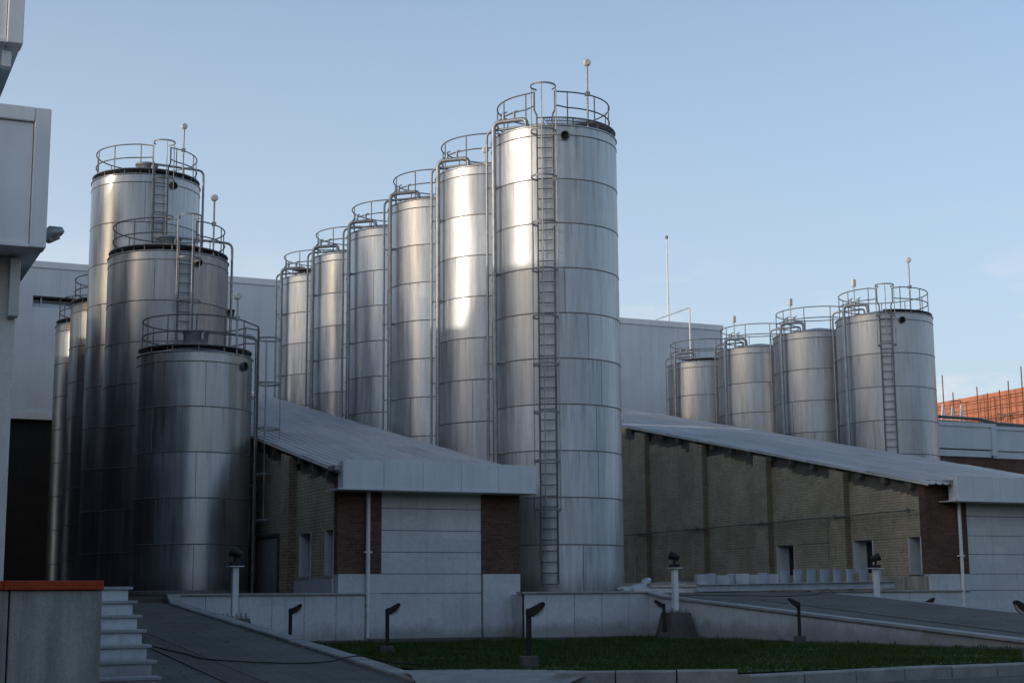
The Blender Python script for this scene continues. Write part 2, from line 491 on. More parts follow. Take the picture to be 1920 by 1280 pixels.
def fillet(pts, rad, n=5):
    pts = [Vector(p) for p in pts]
    out = [pts[0]]
    for i in range(1, len(pts) - 1):
        a = (pts[i - 1] - pts[i]); b = (pts[i + 1] - pts[i])
        d = min(rad, a.length * 0.49, b.length * 0.49)
        p0 = pts[i] + a.normalized() * d; p2 = pts[i] + b.normalized() * d
        for k in range(n + 1):
            t = k / n
            out.append(p0 * (1 - t) ** 2 + pts[i] * 2 * t * (1 - t) + p2 * t * t)
    out.append(pts[-1])
    return out

def tag(o, label=None, cat=None, group=None, kind=None):
    if label: o['label'] = label
    if cat: o['category'] = cat
    if group: o['group'] = group
    if kind: o['kind'] = kind
    return o
def empty(name, loc, label, cat, group=None):
    o = bpy.data.objects.new(name, None)
    o.empty_display_size = 0.3
    COL.objects.link(o); o.location = loc
    return tag(o, label, cat, group)

# ------------------------------------------------------------------ ground, roads, ramps, terrace
def sheet(name, poly, mat, kind='structure', z=None):
    mb = MB()
    vs = [(p[0], p[1], p[2] if len(p) > 2 else z) for p in poly]
    mb.add(vs, [tuple(range(len(vs)))])
    return tag(mb.build(name, mat), kind=kind)
sheet('ground', [(-900, -900), (900, -900), (900, 900), (-900, 900)], 'asphalt', z=-0.03)
sheet('road', [(-40, -14), (60, -14), (60, 34), (-40, 34)], 'paving2', z=0.02)
PZ = 1.36
def terrace():
    mb = MB()
    mb.box((-30, 18.45, 0.0), (3.5, 38.0, PZ))
    mb.box((-30, 38.0, 0.0), (8.35, 75.0, PZ))
    mb.box((8.35, 37.75, 0.0), (17.4, 75.0, PZ))
    mb.box((17.4, 37.2, 0.0), (26.4, 75.0, PZ))
    mb.box((26.4, 37.75, 0.0), (75.0, 75.0, PZ))
    return tag(mb.build('terrace', 'conc_dark'), kind='structure')
terrace()
def ramp(name, x0, x1, prof):
    mb = MB()
    n = len(prof)
    vs = []
    for y, z in prof: vs += [(x0, y, z), (x1, y, z)]
    mb.add(vs, [(2 * i, 2 * i + 1, 2 * i + 3, 2 * i + 2) for i in range(n - 1)])
    return tag(mb.build(name, 'paving'), kind='structure')
def rz(y): return 0.06 + (y - 21) * 0.068
ramp('ramp', 3.5, 8.02, [(18.0, 0.024), (21, rz(21)), (38.01, rz(38.01))])
ramp('side_ramp', 20.95, 26.45, [(16.5, 0.024), (18.5, 0.06), (22.7, 0.31), (34.6, 1.20), (37.4, PZ + 0.01)])

mb = MB()
for k in range(18):
    a = 19.0 + k; zr = lambda y: 0.31 + (y - 22.7) * 0.0748 + 0.012
    if a + 1 > 34.5: break
    if a < 22.7: continue
    mb.add([(22.3, a, zr(a)), (22.42, a, zr(a)), (22.42, a + 1, zr(a + 1)), (22.3, a + 1, zr(a + 1))], [(0, 1, 2, 3)])
tag(mb.build('gutter', 'conc_dark'), kind='structure')
def kerb_run(name, pts, width, h, kind='structure', step=0.9, drop=0.6, mat='kerb'):
    """row of kerb stones with open joints along a polyline; pts give the top inner edge"""
    mb = MB()
    for a, b in zip(pts[:-1], pts[1:]):
        a = Vector(a); b = Vector(b)
        L = (b - a).length; n = max(1, round(L / step))
        d = (b - a) / n
        side = Vector((d.y, -d.x, 0)).normalized() * width
        for i in range(n):
            p = a + d * i + d * 0.012; q = a + d * (i + 1) - d * 0.012
            jz = random.uniform(-0.008, 0.008)
            js = side.normalized() * random.uniform(-0.008, 0.008)
            c = 0.02
            sn = side.normalized() * c
            top = []
            vs = []
            for e in (p, q):
                e = e + js + Vector((0, 0, jz))
                vs += [e + Vector((0, 0, -h)), e + Vector((0, 0, -c)), e + sn, e + side - sn, e + side + Vector((0, 0, -c)), e + side + Vector((0, 0, -h))]
            fs = [(k, k + 1, k + 7, k + 6) for k in range(5)] + [(5, 4, 3, 2, 1, 0), (6, 7, 8, 9, 10, 11)]
            mb.add(vs, fs)
    return tag(mb.build(name, mat), kind=kind)
kerb_run('ramp_kerb', [(8.05, 37.62, 1.41), (8.0, 36.9, 1.19), (7.92, 21.6, 0.165), (7.9, 20.7, 0.10)], -0.32, 0.3)
kerb_run('road_kerb', [(9.45, 19.38, 0.23), (11.55, 18.15, 0.24)], 0.3, 0.24)
kerb_run('road_kerb', [(11.35, 17.9, 0.19), (17.0, 18.72, 0.2), (26.0, 20.0, 0.2)], 0.3, 0.2)
mb = MB()
inn = [(8.0, 21.45, 0.20), (8.95, 20.78, 0.216), (9.55, 20.08, 0.216), (10.15, 19.0, 0.216)]
out = [(7.85, 20.45, 0.052), (8.25, 19.7, 0.045), (8.7, 19.2, 0.04), (9.2, 18.8, 0.04)]
mid = [tuple((a * 0.45 + b * 0.55) if k < 2 else max(b + 0.02, a * 0.75 + b * 0.25) for k, (a, b) in enumerate(zip(p, q))) for p, q in zip(inn, out)]
mb.add(inn + mid + out, [(4 * r + i, 4 * r + i + 4, 4 * r + i + 5, 4 * r + i + 1) for r in range(2) for i in range(3)], 0, True)
tag(mb.build('pavement', 'kerb'), kind='structure')
LAWN = [(8.26, 21.2), (8.9, 20.7), (9.5, 20.0), (10.1, 19.02), (11.42, 18.22), (11.44, 17.93), (17.0, 18.74), (20.75, 19.27), (20.75, 36.6), (17.3, 36.6), (17.3, 37.35), (8.38, 37.35)]
sheet('lawn', LAWN, 'soil', z=0.20)
sheet('lawn', [(26.8, 19.5), (60, 24), (60, 37.4), (26.8, 37.4)], 'soil', z=0.20)
def inside(x, y, poly):
    c = False
    for (x0, y0), (x1, y1) in zip(poly, poly[1:] + poly[:1]):
        if (y0 > y) != (y1 > y) and x < (x1 - x0) * (y - y0) / (y1 - y0) + x0: c = not c
    return c
def grass():
    mb = MB(); rnd = random.Random(3)
    n = 0
    while n < 90000:
        if n % 9 == 0: x = rnd.uniform(26.9, 40); y = rnd.uniform(21, 37)
        else:
            x = rnd.uniform(8.26, 20.75); y = rnd.uniform(17.9, 37.0)
            if not inside(x, y, LAWN): n += 0; 
            if not inside(x, y, LAWN): continue
            if y > 35.9 + 0.5 * math.sin(x * 3) * math.sin(x * 1.3): continue
        n += 1
        tuft = math.sin(x * 5.1 + 2 * math.sin(y * 3.3)) * math.sin(y * 4.7 + 2 * math.sin(x * 2.9))
        w = rnd.uniform(0.008, 0.016); h = rnd.uniform(0.025, 0.065) * (1.9 if tuft > 0.62 else 1.0) * (1 + 0.5 * math.sin(x * 1.7) * math.sin(y * 1.3))
        an = rnd.uniform(0, 6.283); c, s = math.cos(an), math.sin(an)
        l = rnd.uniform(0.0, 0.04); an2 = rnd.uniform(0, 6.283)
        mb.add([(x - c * w, y - s * w, 0.2), (x + c * w, y + s * w, 0.2), (x + l * math.cos(an2), y + l * math.sin(an2), 0.2 + h)], [(0, 1, 2)])
    o = mb.build('grass', 'grass')
    tag(o, 'short dark green lawn grass between the ramps and kerb', 'grass', kind='stuff')
grass()
mb = MB(); rnd = random.Random(5)
for i in range(260):
    if i < 150: x, y, z = rnd.uniform(8.6, 20.5), rnd.uniform(19.5, 36.5), 0.235
    elif i < 210: x = rnd.uniform(3.7, 7.9); y = rnd.uniform(20.5, 37); z = rz(y) + 0.012
    else: x = rnd.uniform(21.2, 26.2); y = rnd.uniform(23, 34); z = 0.31 + (y - 22.7) * 0.0748 + 0.012
    if i < 150 and not inside(x, y, LAWN): continue
    a = rnd.uniform(0, 6.28); r_ = rnd.uniform(0.02, 0.05); c, q = math.cos(a) * r_, math.sin(a) * r_
    mb.add([(x - c, y - q, z), (x + q * .5, y - c * .5, z + 0.012), (x + c, y + q, z + rnd.uniform(0, 0.02)), (x - q * .5, y + c * .5, z + 0.012)], [(0, 1, 2, 3)])
MT['leaf'] = rough_mat('dry_leaf', (0.16, 0.10, 0.05), (0.28, 0.20, 0.10), 12, 0.9)
tag(mb.build('fallen_leaves', 'leaf'), 'scattered dry leaves on the lawn and ramps', 'leaves', kind='stuff')
sheet('lawn_turf', [(8.27, 21.2), (8.92, 20.72), (9.52, 20.02), (10.12, 19.04), (11.44, 18.23), (11.46, 17.95), (17.0, 18.76), (20.72, 19.28), (20.72, 35.7), (8.27, 36.1)], 'grass', z=0.206)
sheet('lawn_turf', [(26.85, 19.6), (59, 24), (59, 36.6), (26.85, 36.6)], 'grass', z=0.206)

# ------------------------------------------------------------------ parapet walls faced with marble
def marble_run_x(mb, x0, x1, y, z0, z1, joints, th=0.12, gap=0.012):
    """vertical-jointed marble slabs facing -y"""
    js = [x0] + joints + [x1]
    for a, b in zip(js[:-1], js[1:]):
        d = random.uniform(-0.003, 0.003)
        mb.box((a + gap / 2, y + d, z0), (b - gap / 2, y + th, z1))
    mb.box((x0, y + 0.03, z0), (x1, y + th - 0.002, z1 - 0.002), 1)
def frange(a, b, s):
    out = []; x = a
    while x < b - s * 0.4:
        out.append(x); x += s
    return out
root = empty('retaining_wall', (0, 0, 0), 'low grey marble retaining wall below the left tanks, left of the small shed', 'wall')
mb = MB(); marble_run_x(mb, 8.35, 13.04, 37.63, 0.2, PZ - 0.005, frange(9.0, 12.9, 0.82)); mb.build('wall', ['marble', 'dark'], root)
mb = MB(); mb.bbox((8.3, 37.56, PZ), (13.05, 38.0, PZ + 0.05), 0.008); mb.build('cap', 'cap', root)
root = empty('retaining_wall', (0, 0, 0), 'low grey marble retaining wall in front of the tallest tank', 'wall')
mb = MB(); marble_run_x(mb, 17.1, 21.0, 36.9, 0.2, PZ - 0.005, frange(17.75, 20.9, 0.8))
mb.box((17.101, 36.95, 0.2), (17.22, 37.7, PZ - 0.006)); mb.build('wall', ['marble', 'dark'], root)
mb = MB(); mb.bbox((17.03, 36.83, PZ), (21.0, 37.25, PZ + 0.05), 0.008); mb.build('cap', 'cap', root)
root = empty('retaining_wall', (0, 0, 0), 'sloping marble wall of the right ramp falling toward the road', 'wall')
mb = MB()
ys = [36.9, 36.2, 35.0] + frange(34.0, 22.0, -1) if False else [36.898, 36.2, 34.6, 33.3, 32.0, 30.7, 29.4, 28.1, 26.8, 25.5, 24.2, 22.9, 21.6, 20.3, 19.0]
def wz(y): return PZ if y > 36.8 else (1.24 + (y - 36.2) * 0.17 if y > 36.2 else 0.33 + (y - 22.7) * 0.0674)
for a, b in zip(ys[:-1], ys[1:]):
    d = random.uniform(-0.003, 0.003)
    mb.prism_x([(b + 0.006, 0.15), (a - 0.006, 0.15), (a - 0.006, wz(a)), (b + 0.006, wz(b))], 20.75 + d, 20.93)
mb.prism_x([(19.0, 0.15), (36.85, 0.15), (36.85, wz(36.85)), (36.2, 1.2), (19.0, wz(19.0) - 0.01)], 20.79, 20.92, 1)
mb.build('wall', ['marble', 'dark'], root)
mb = MB()
for a, b in ((36.95, 36.2), (36.2, 19.0)):
    mb.prism_x([(b, wz(b)), (a, wz(a)), (a, wz(a) + 0.055), (b, wz(b) + 0.055)], 20.69, 21.02)
mb.build('cap', 'cap', root)
root = empty('retaining_wall', (0, 0, 0), 'stained marble retaining wall behind the right ramp, meeting the large shed', 'wall')
mb = MB(); marble_run_x(mb, 26.5, 32.2, 37.63, 0.2, PZ - 0.005, frange(27.3, 32.0, 0.9)); mb.build('wall', ['marble', 'dark'], root)
mb = MB(); mb.bbox((26.45, 37.56, PZ), (32.25, 38.0, PZ + 0.045), 0.008); mb.build('cap', 'cap', root)
root = empty('retaining_wall', (0, 0, 0), 'low kerb wall along the far edge of the right ramp', 'wall')
mb = MB(); mb.prism_x([(17, 0.1), (37.62, 0.1), (37.62, PZ), (36.5, 1.26), (22.7, 0.29), (17, 0.1)][:-1] , 26.5, 26.7); mb.build('wall', 'marble', root)
mb = MB(); mb.prism_x([(22.7, 0.295), (36.5, 1.265), (36.5, 1.315), (22.7, 0.345)], 26.46, 26.76); mb.build('cap', 'cap', root)
# dark border strip along the wall feet
mb = MB()
mb.bbox((8.4, 37.38, 0.15), (13.1, 37.62, 0.25), 0.01); mb.bbox((13.1, 37.3, 0.15), (17.08, 37.62, 0.27), 0.01)
mb.bbox((17.1, 36.55, 0.15), (20.73, 36.88, 0.25), 0.01); mb.bbox((20.3, 20.0, 0.15), (20.74, 36.5, 0.24), 0.01)
tag(mb.build('border', 'conc_dark'), kind='structure')

# ------------------------------------------------------------------ sheds
def corrugated(x0, x1, y0, y1, zf, period=0.26, hgt=0.035, th=0.03):
    mb = MB()
    xs = []
    x = x0
    while x < x1 - 1e-6:
        for dx, dz in ((0, 0), (0.10, 0), (0.13, hgt), (0.20, hgt), (0.23, 0)):
            if x + dx < x1: xs.append((x + dx, dz))
        x += period
    xs.append((x1, 0))
    rows = [y0]
    while rows[-1] < y1: rows.append(min(y1, rows[-1] + 3.1))
    for ra, rb in zip(rows[:-1], rows[1:]):
        vs = []
        lift = 0.012
        for y, dl in ((ra - 0.08, lift * 0.2), (rb, lift * 1.6)):
            for (xx, dz) in xs: vs.append((xx, y, zf(y) + dz + dl))
        n = len(xs)
        # underside
        m = len(vs)
        vs += [(a, b, c - th) for a, b, c in vs]
        fs = []
        for i in range(n - 1):
            fs.append((i, i + 1, n + i + 1, n + i))
            fs.append((m + i + 1, m + i, m + n + i, m + n + i + 1))
            fs.append((i + 1, i, m + i, m + i + 1))
            fs.append((n + i, n + i + 1, m + n + i + 1, m + n + i))
        fs += [(0, n, m + n, m), (n - 1, m + n - 1, m + 2 * n - 1, 2 * n - 1)]
        mb.add(vs, fs)
    return mb

def shed(name, label, X0, X1, zf, fx0, fx1, fz0, fz1, fy, bricks, marble, lines, wins, pils, dpx, joints, full_front):
    t = empty(name, (0, 0, 0), label, 'shed')
    Y0 = 37.7
    YE = 69.6
    # side wall as bays with openings
    mb = MB()
    rnd = random.Random(11)
    cuts = sorted(set([Y0 + 0.302, YE] + [w[0] for w in wins] + [w[1] for w in wins]))
    def seg(ya, yb, za, ztop_fn):
        # brick top in small steps, the ragged edge of the eave shadow strip
        y = ya
        pts = []
        while y < yb - 1e-6:
            e = min(yb, y + rnd.uniform(0.16, 0.5))
            zz = ztop_fn((y + e) / 2)
            zz = PZ + round((zz - PZ) / 0.075) * 0.075
            pts.append((y, e, zz)); y = e
        poly = [(ya, za), (yb, za)]
        for (a, b, z) in reversed(pts): poly += [(b, z), (a, z)]
        mb.prism_x(poly, X0, X0 + 0.25)
    top = lambda y: zf(y) - 0.52 - 0.06 * math.sin(y * 1.9) - 0.03 * math.sin(y * 4.3)
    for ya, yb in zip(cuts[:-1], cuts[1:]):
        w = [q for q in wins if abs(q[0] - ya) < 1e-6]
        if w:
            seg(ya, yb, w[0][3], top)
            if w[0][2] > PZ + 0.01: mb.box((X0, ya, PZ), (X0 + 0.25, yb, w[0][2]))
        else: seg(ya, yb, PZ, top)
    # pilasters: yellow outside, darker brown brick on the end that faces the road
    for (pa, pb) in pils:
        zt = zf(pa) - 0.18
        mb.prism_x([(pa + 0.004, PZ), (pb, PZ), (pb, zf(pb) - 0.18), (pa + 0.004, zt)], X0 - 0.21, X0 - 0.001)
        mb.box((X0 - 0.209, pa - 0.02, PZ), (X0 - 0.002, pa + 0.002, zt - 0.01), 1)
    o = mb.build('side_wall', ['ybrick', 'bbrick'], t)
    # dark strip coloured as the shadow under the eave, end wall and far side wall
    mb = MB()
    mb.prism_x([(Y0 + 0.05, PZ), (YE, PZ), (YE, zf(YE) - 0.06), (Y0 + 0.05, zf(Y0) - 0.06)], X0 + 0.08, X0 + 0.26)
    mb2 = MB()
    # purlin ends
    y = Y0 + 0.5
    while y < YE:
        mb2 = MB(); mb2.box((X0 - 0.12, y, zf(y) - 0.27), (X0 + 0.07, y + 0.2, zf(y) - 0.06)); mb2.build('purlin_end', 'eave_tone', t); y += 1.25
    for q in wins:
        pass
    # openings must stay open: rebuild the eave shadow strip only above the brick
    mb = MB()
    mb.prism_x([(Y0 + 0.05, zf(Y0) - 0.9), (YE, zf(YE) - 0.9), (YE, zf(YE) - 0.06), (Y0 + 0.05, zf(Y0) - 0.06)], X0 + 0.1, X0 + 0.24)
    mb.build('eave_shadow_strip', 'eave_tone', t)
    mb = MB()
    mb.prism_x([(Y0 + 0.3, PZ), (YE, PZ), (YE, zf(YE) - 0.06), (Y0 + 0.3, zf(Y0 + 0.3) - 0.06)], X1 - 0.22, X1)
    mb.box((X0 + 0.26, YE - 0.2, PZ), (X1 - 0.23, YE, zf(YE) - 0.1))
    mb.build('rear_wall', 'ybrick', t)
    # windows
    for (ya, yb, za, zb, sill) in wins:
        wb = MB()
        wb_d = 0.46
        wb.box((X0 + wb_d, ya - 0.1, za - 0.05), (X0 + wb_d + 0.02, yb + 0.1, zb + 0.05))
        g = wb.build('window', 'glass', t)
        fb = MB()
        fb.box((X0 - 0.012, yb - 0.004, za), (X0 + wb_d - 0.002, yb + 0.04, zb))
        fb.box((X0 - 0.012, ya - 0.04, za), (X0 + wb_d - 0.002, ya + 0.004, zb))
        fb.box((X0 + wb_d - 0.05, ya + 0.005, zb - 0.05), (X0 + wb_d - 0.003, yb - 0.005, zb - 0.001))
        fb.box((X0 + wb_d - 0.05, yb - 0.055, za), (X0 + wb_d - 0.003, yb - 0.006, zb - 0.051))
        fb.box((X0 + 0.02, ya + 0.005, za - 0.03), (X0 + wb_d - 0.003, yb - 0.005, za - 0.002))
        fb.build('frame', 'marble', g)
        if sill:
            sb = MB(); sb.bbox((X0 - 0.06, ya - 0.06, za - 0.09), (X0 + 0.199, yb + 0.06, za - 0.002), 0.008)
            sb.build('sill', 'cap', g)
    # front: brick piers and marble courses
    for (a, b, za) in bricks:
        bb = MB(); bb.box((a, Y0, za), (b, Y0 + 0.3, fz1 - 0.1)); bb.build('brick_pier', 'rbrick', t)
    mb = MB()
    a, b = marble
    zs = [0.2] + lines + [fz1 - 0.12]
    for za, zb in zip(zs[:-1], zs[1:]):
        lo_course = za < 1.8
        xa, xb = (a, b)
        mb.box((xa, Y0 + 0.03 + random.uniform(-0.002, 0.002), za + 0.008), (xb, Y0 + 0.2, zb - 0.008))
    mb.box((a, Y0 + 0.045, 0.2), (b, Y0 + 0.195, fz1 - 0.13), 1)
    for (xa, xb, za, zb) in full_front:
        mb.box((xa, Y0 - 0.03, za), (xb, Y0 + 0.25, zb))
    mb.build('marble_facing', ['marble', 'dark'], t)
    # roof
    mb = corrugated(X0 - 0.17, X1 + 0.16, fy + 0.25, YE + 0.2, zf)
    rf = mb.build('roof', 'roof', t)
    mb = MB()
    mb.prism_x([(fy + 0.3, zf(fy + 0.3) - 0.075), (YE, zf(YE) - 0.075), (YE, zf(YE) - 0.025), (fy + 0.3, zf(fy + 0.3) - 0.025)], X0 - 0.2, X0 - 0.172)
    mb.prism_x([(fy + 0.3, zf(fy + 0.3) - 0.075), (YE, zf(YE) - 0.075), (YE, zf(YE) - 0.0), (fy + 0.3, zf(fy + 0.3) - 0.0)], X1 + 0.162, X1 + 0.19)
    mb.build('edge_trim', 'offwhite', rf)
    # fascia box
    mb = MB()
    js = [fx0] + joints + [fx1]
    for a, b in zip(js[:-1], js[1:]):
        mb.bbox((a + 0.004, fy + random.uniform(0, 0.004), fz0), (b - 0.004, fy + 0.06, fz1 + random.uniform(0, 0.004)), 0.006)
    mb.box((fx0 + 0.005, fy + 0.062, fz0 + 0.01), (fx1 - 0.005, fy + 0.40, fz1 - 0.03))
    fa = mb.build('fascia', 'fascia', t)
    mb = MB()
    mb.box((fx0 - 0.12, fy - 0.03, fz0 - 0.035), (fx1 + 0.03, Y0 + 0.28, fz0 - 0.003))
    mb.build('soffit', 'fascia', fa)
    mb = MB()
    mb.box((fx0 - 0.16, fy + 0.16, fz1 - 0.24), (fx0 - 0.002, Y0 - 0.05, fz1 - 0.12))
    mb.build('gutter', 'galv', rf)
    # down pipe
    mb = MB()
    px = dpx
    mb.tube([(px, Y0 - 0.09, fz0 - 0.04), (px, Y0 - 0.09, 1.15)], 0.055, 12)
    mb.tube([(px, Y0 - 0.09, 1.15), (px, Y0 - 0.09, 0.3)], 0.035, 12)
    for zz in (1.15, 0.95, 0.85): mb.tube([(px, Y0 - 0.09, zz - 0.03), (px, Y0 - 0.09, zz + 0.03)], 0.062, 12)
    for zz in (2.42,): mb.box((px - 0.1, Y0 - 0.14, zz - 0.02), (px + 0.1, Y0 - 0.02, zz + 0.02))
    mb.build('down_pipe', 'white', t)
    return t

zfA = lambda y: 4.44 + 0.203 * (y - 37.2)
A = shed('small_shed', 'smaller brick shed with pale roof standing between the left tanks and the middle row', 12.32, 17.36, zfA, 12.2, 17.5, 3.97, 4.67, 36.95,
         [(12.32, 13.49, 1.88), (16.27, 17.36, 1.88)], (13.49, 16.26), [1.39, 1.88, 2.43, 2.98, 3.54],
         [(38.02, 38.7, 1.86, 3.0, True), (39.95, 40.95, 1.86, 3.0, True)], [(41.35, 42.15), (46.0, 46.8), (50.5, 51.3), (55, 55.8)], 13.1,
         [13.28, 14.33, 15.38, 16.42], [(12.34, 13.485, 1.395, 1.875), (16.29, 17.35, 0.2, 1.875), (13.06, 13.485, 0.2, 1.39)])
mb = MB(); mb.bbox((12.24, 42.75, PZ + 0.01), (12.31, 45.4, 3.0), 0.01)
dd = mb.build('door', 'door', A)
mb = MB(); mb.box((12.2, 42.66, PZ), (12.315, 42.74, 3.1)); mb.box((12.2, 45.41, PZ), (12.315, 45.49, 3.1)); mb.box((12.2, 42.74, 3.01), (12.315, 45.41, 3.1)); mb.build('frame', 'rail', dd)
mb = MB(); mb.box((12.27, 37.95, PZ), (12.318, 41.3, 1.78)); mb.build('plinth', 'marble', A)

zfB = lambda y: 4.52 + 0.196 * (y - 37.1)
B = shed('large_shed', 'long yellow brick shed with pale sloping roof on the right', 30.81, 37.36, zfB, 31.45, 39.0, 4.05, 4.78, 37.0,
         [(30.81, 32.35, 1.88)], (32.35, 39.0), [1.39, 1.88, 2.47, 3.03, 3.62],
         [(38.02, 38.55, 1.95, 3.0, True), (40.35, 41.3, 1.97, 3.0, False), (44.65, 45.65, 1.97, 2.98, False), (55.3, 55.75, 1.98, 2.9, False)],
         [(41.45, 42.2), (45.85, 46.65), (50.1, 50.98), (54.45, 55.25), (58.7, 59.5), (63, 63.8)], 32.0,
         [33.1, 34.7, 36.3, 37.9], [(30.83, 32.345, 1.395, 1.875), (32.06, 32.345, 0.2, 1.39)])
mb = MB(); mb.box((30.76, 37.75, PZ), (30.808, 40.3, 1.82)); mb.build('plinth', 'conc', B)
mb = MB()
pts = []
y = 37.9
while y < 66: pts.append((30.54, y, 3.80 - 0.025 * abs(math.sin(y * 0.72)))); y += 0.5
mb.tube(pts, 0.025, 6)
mb.tube([(30.55, 42.3, 3.78), (30.55, 42.32, 2.5), (30.57, 42.3, 2.42)], 0.012, 5)
for y in (38.2, 41.9, 46.2, 50.5, 54.9): mb.box((30.5, y - 0.04, 3.74), (30.6, y + 0.04, 3.85))
mb.build('conduit', 'eave_tone', B)
mb = MB()
for ya, yb in ((38.0, 41.3), (42.3, 45.8), (46.8, 49.0)): mb.box((30.795, ya, 3.0), (30.809, yb, 3.2))
mb.build('lintel_course', 'ybrick', B)

# ------------------------------------------------------------------ storage tanks
def pol(r, a, z): return (r * math.cos(a), r * math.sin(a), z)
def arc(r, a0, a1, z, n=24): return [pol(r, a0 + (a1 - a0) * i / n, z) for i in range(n + 1)]

def tank(u, v, Rd, base, top, courses, label, group, seed, ladder=None, cage=(2.2, None), walk=None, walk_z=0.12, open_grate=False,
         pipes=(), port=None, mast=None, hatch=False, mast_h=2.3, box_mast=None, rail_r=0.90, shallow=0.3, finish='steel_smooth'):
    rnd = random.Random(seed)
    t = empty('storage_tank', (u, v, base), label, 'silo', group)
    H = top - base
    ac = math.atan2(-v, -u)                    # direction toward the road
    # shell
    mb = MB(); seg = 128
    zs = [0.0]
    ch = (H - 0.3) / courses
    bounds = [ch * i for i in range(courses + 1)] + [H]
    for c in range(len(bounds) - 1):
        za, zb = bounds[c], bounds[c + 1]
        rows = 7 if c < courses else 2
        ph = [(rnd.uniform(0, 6.28), rnd.uniform(0.2, 1.0)) for _ in range(8)]
        amp = 0.0035 if c < courses else 0
        seams = [rnd.uniform(0, 2.1)]; seams += [seams[0] + 2.094, seams[0] + 4.189]
        pv = [rnd.random() for _ in range(3)]
        vs = []
        for i in range(rows):
            fz = i / (rows - 1)
            for k in range(seg):
                a = 2 * math.pi * k / seg
                w = sum(q * math.sin((n + 1) * a + p) for n, (p, q) in enumerate(ph)) / 2.2
                vs.append(pol(Rd + amp * (w * math.sin(math.pi * fz) + 0.9 * math.sin(math.pi * fz)), a, za + (zb - za) * fz))
        o = len(mb.v); mb.v += vs
        for i in range(rows * seg): mb.drop[o + i] = (i // seg) / (rows - 1)
        for i in range(rows - 1):
            for k in range(seg):
                q = (k + 1) % seg
                mb.f.append([o + i * seg + k, o + i * seg + q, o + (i + 1) * seg + q, o + (i + 1) * seg + k])
                mb.mi.append(0); mb.sm.append(True)
                a = (2 * math.pi * (k + 0.5) / seg - seams[0]) % (2 * math.pi)
                mb.pan.append(pv[min(2, int(a / 2.0945))] if c < courses else 0.5)
        # weld beads
        if c > 0:
            mb.tube(arc(Rd + 0.001, 0, 2 * math.pi * 127 / 128, za, 127), 0.016, 5, 1, closed=True)
        if c < courses:
            for s in seams:
                mb.tube([pol(Rd + 0.002, s, za + 0.01), pol(Rd + 0.005, s, (za + zb) / 2), pol(Rd + 0.002, s, zb - 0.01)], 0.008, 5, 1)
    mb.tube(arc(Rd + 0.012, 0, 2 * math.pi * 95 / 96, H - 0.015, 95), 0.022, 6, 0, closed=True)
    mb.lathe([(Rd + 0.05, -0.12), (Rd + 0.05, 0.0), (Rd + 0.01, 0.02)], 64, mi=1)
    mb.build('body', [finish, 'weld'], t, panel=True)
    mb = MB()
    mb.lathe([(Rd - 0.01, H - 0.02), (Rd * 0.6, H + shallow * 0.5), (0.36, H + shallow), (0.0, H + shallow + 0.02)], 64)
    rf = mb.build('roof', 'galv', t)
    if hatch:
        mb = MB(); mb.lathe([(0.36, H + shallow - 0.05), (0.36, H + shallow + 0.45), (0.40, H + shallow + 0.46), (0.40, H + shallow + 0.52), (0, H + shallow + 0.55)], 28)
        mb.build('hatch', 'galv', rf)
    # railing
    rr = Rd * rail_r
    mb = MB()
    zt = H + 1.05; zm = H + 0.58
    if ladder is not None:
        al = ac + R(ladder); hw = 0.42 / rr
        a0, a1 = al + hw + 0.12, al + 2 * math.pi - hw - 0.12
        dl = Vector((math.cos(al), math.sin(al), 0)); tl = Vector((-dl.y, dl.x, 0))
        for zz, ze in ((zt, H + 0.93), (zm, H + 0.52)):
            ring = [dl * (Rd + 0.18) + tl * 0.31 + Vector((0, 0, ze))] + arc(rr, a0, a1, zz, 60) + [dl * (Rd + 0.18) - tl * 0.31 + Vector((0, 0, ze))]
            mb.tube(ring, 0.021, 7)
    else:
        a0, a1 = 0, 2 * math.pi
        for zz in (zt, zm): mb.tube(arc(rr, 0, 2 * math.pi * 59 / 60, zz, 59), 0.021, 7, closed=True)
    n = 10
    for i in range(n + (1 if ladder is not None else 0)):
        a = a0 + (a1 - a0) * i / n
        mb.tube([pol(rr, a, H + 0.0), pol(rr, a, zt)], 0.018, 6)
    mb.build('railing', 'rail', t)
    # walkway
    if walk:
        wa, wb = ac + R(walk[0]), ac + R(walk[1])
        ri, ro = Rd * 0.62, Rd * 0.985
        zw = H + walk_z
        nn = max(8, int(abs(walk[1] - walk[0]) / 3))
        mb = MB()
        for rad in (ri, ro): mb.tube(arc(rad, wa, wb, zw - 0.01, nn), 0.022, 6)
        if open_grate:
            k = int((wb - wa) * ro / 0.055)
            for i in range(k):
                a = wa + (wb - wa) * i / k
                mb.tube([pol(ri, a, zw), pol(ro, a, zw)], 0.011, 4, cap=False)
            mb.tube(arc((ri + ro) / 2, wa, wb, zw, nn), 0.012, 4)
        else:
            vs = []
            for i in range(nn + 1):
                a = wa + (wb - wa) * i / nn
                vs += [pol(ri, a, zw + 0.01), pol(ro, a, zw + 0.01), pol(ro, a, zw - 0.025), pol(ri, a, zw - 0.025)]
            fs = []
            for i in range(nn):
                for k in range(4):
                    fs.append((4 * i + k, 4 * i + (k + 1) % 4, 4 * i + 4 + (k + 1) % 4, 4 * i + 4 + k))
            fs += [(3, 2, 1, 0), tuple(4 * nn + k for k in range(4))]
            mb.add(vs, fs)
        for i in range(0, nn + 1, 9):
            a = wa + (wb - wa) * i / nn
            mb.tube([pol(ro - 0.03, a, zw), pol(ro - 0.03, a, H - 0.02)], 0.02, 5)
        mb.build('walkway', 'grate', t)
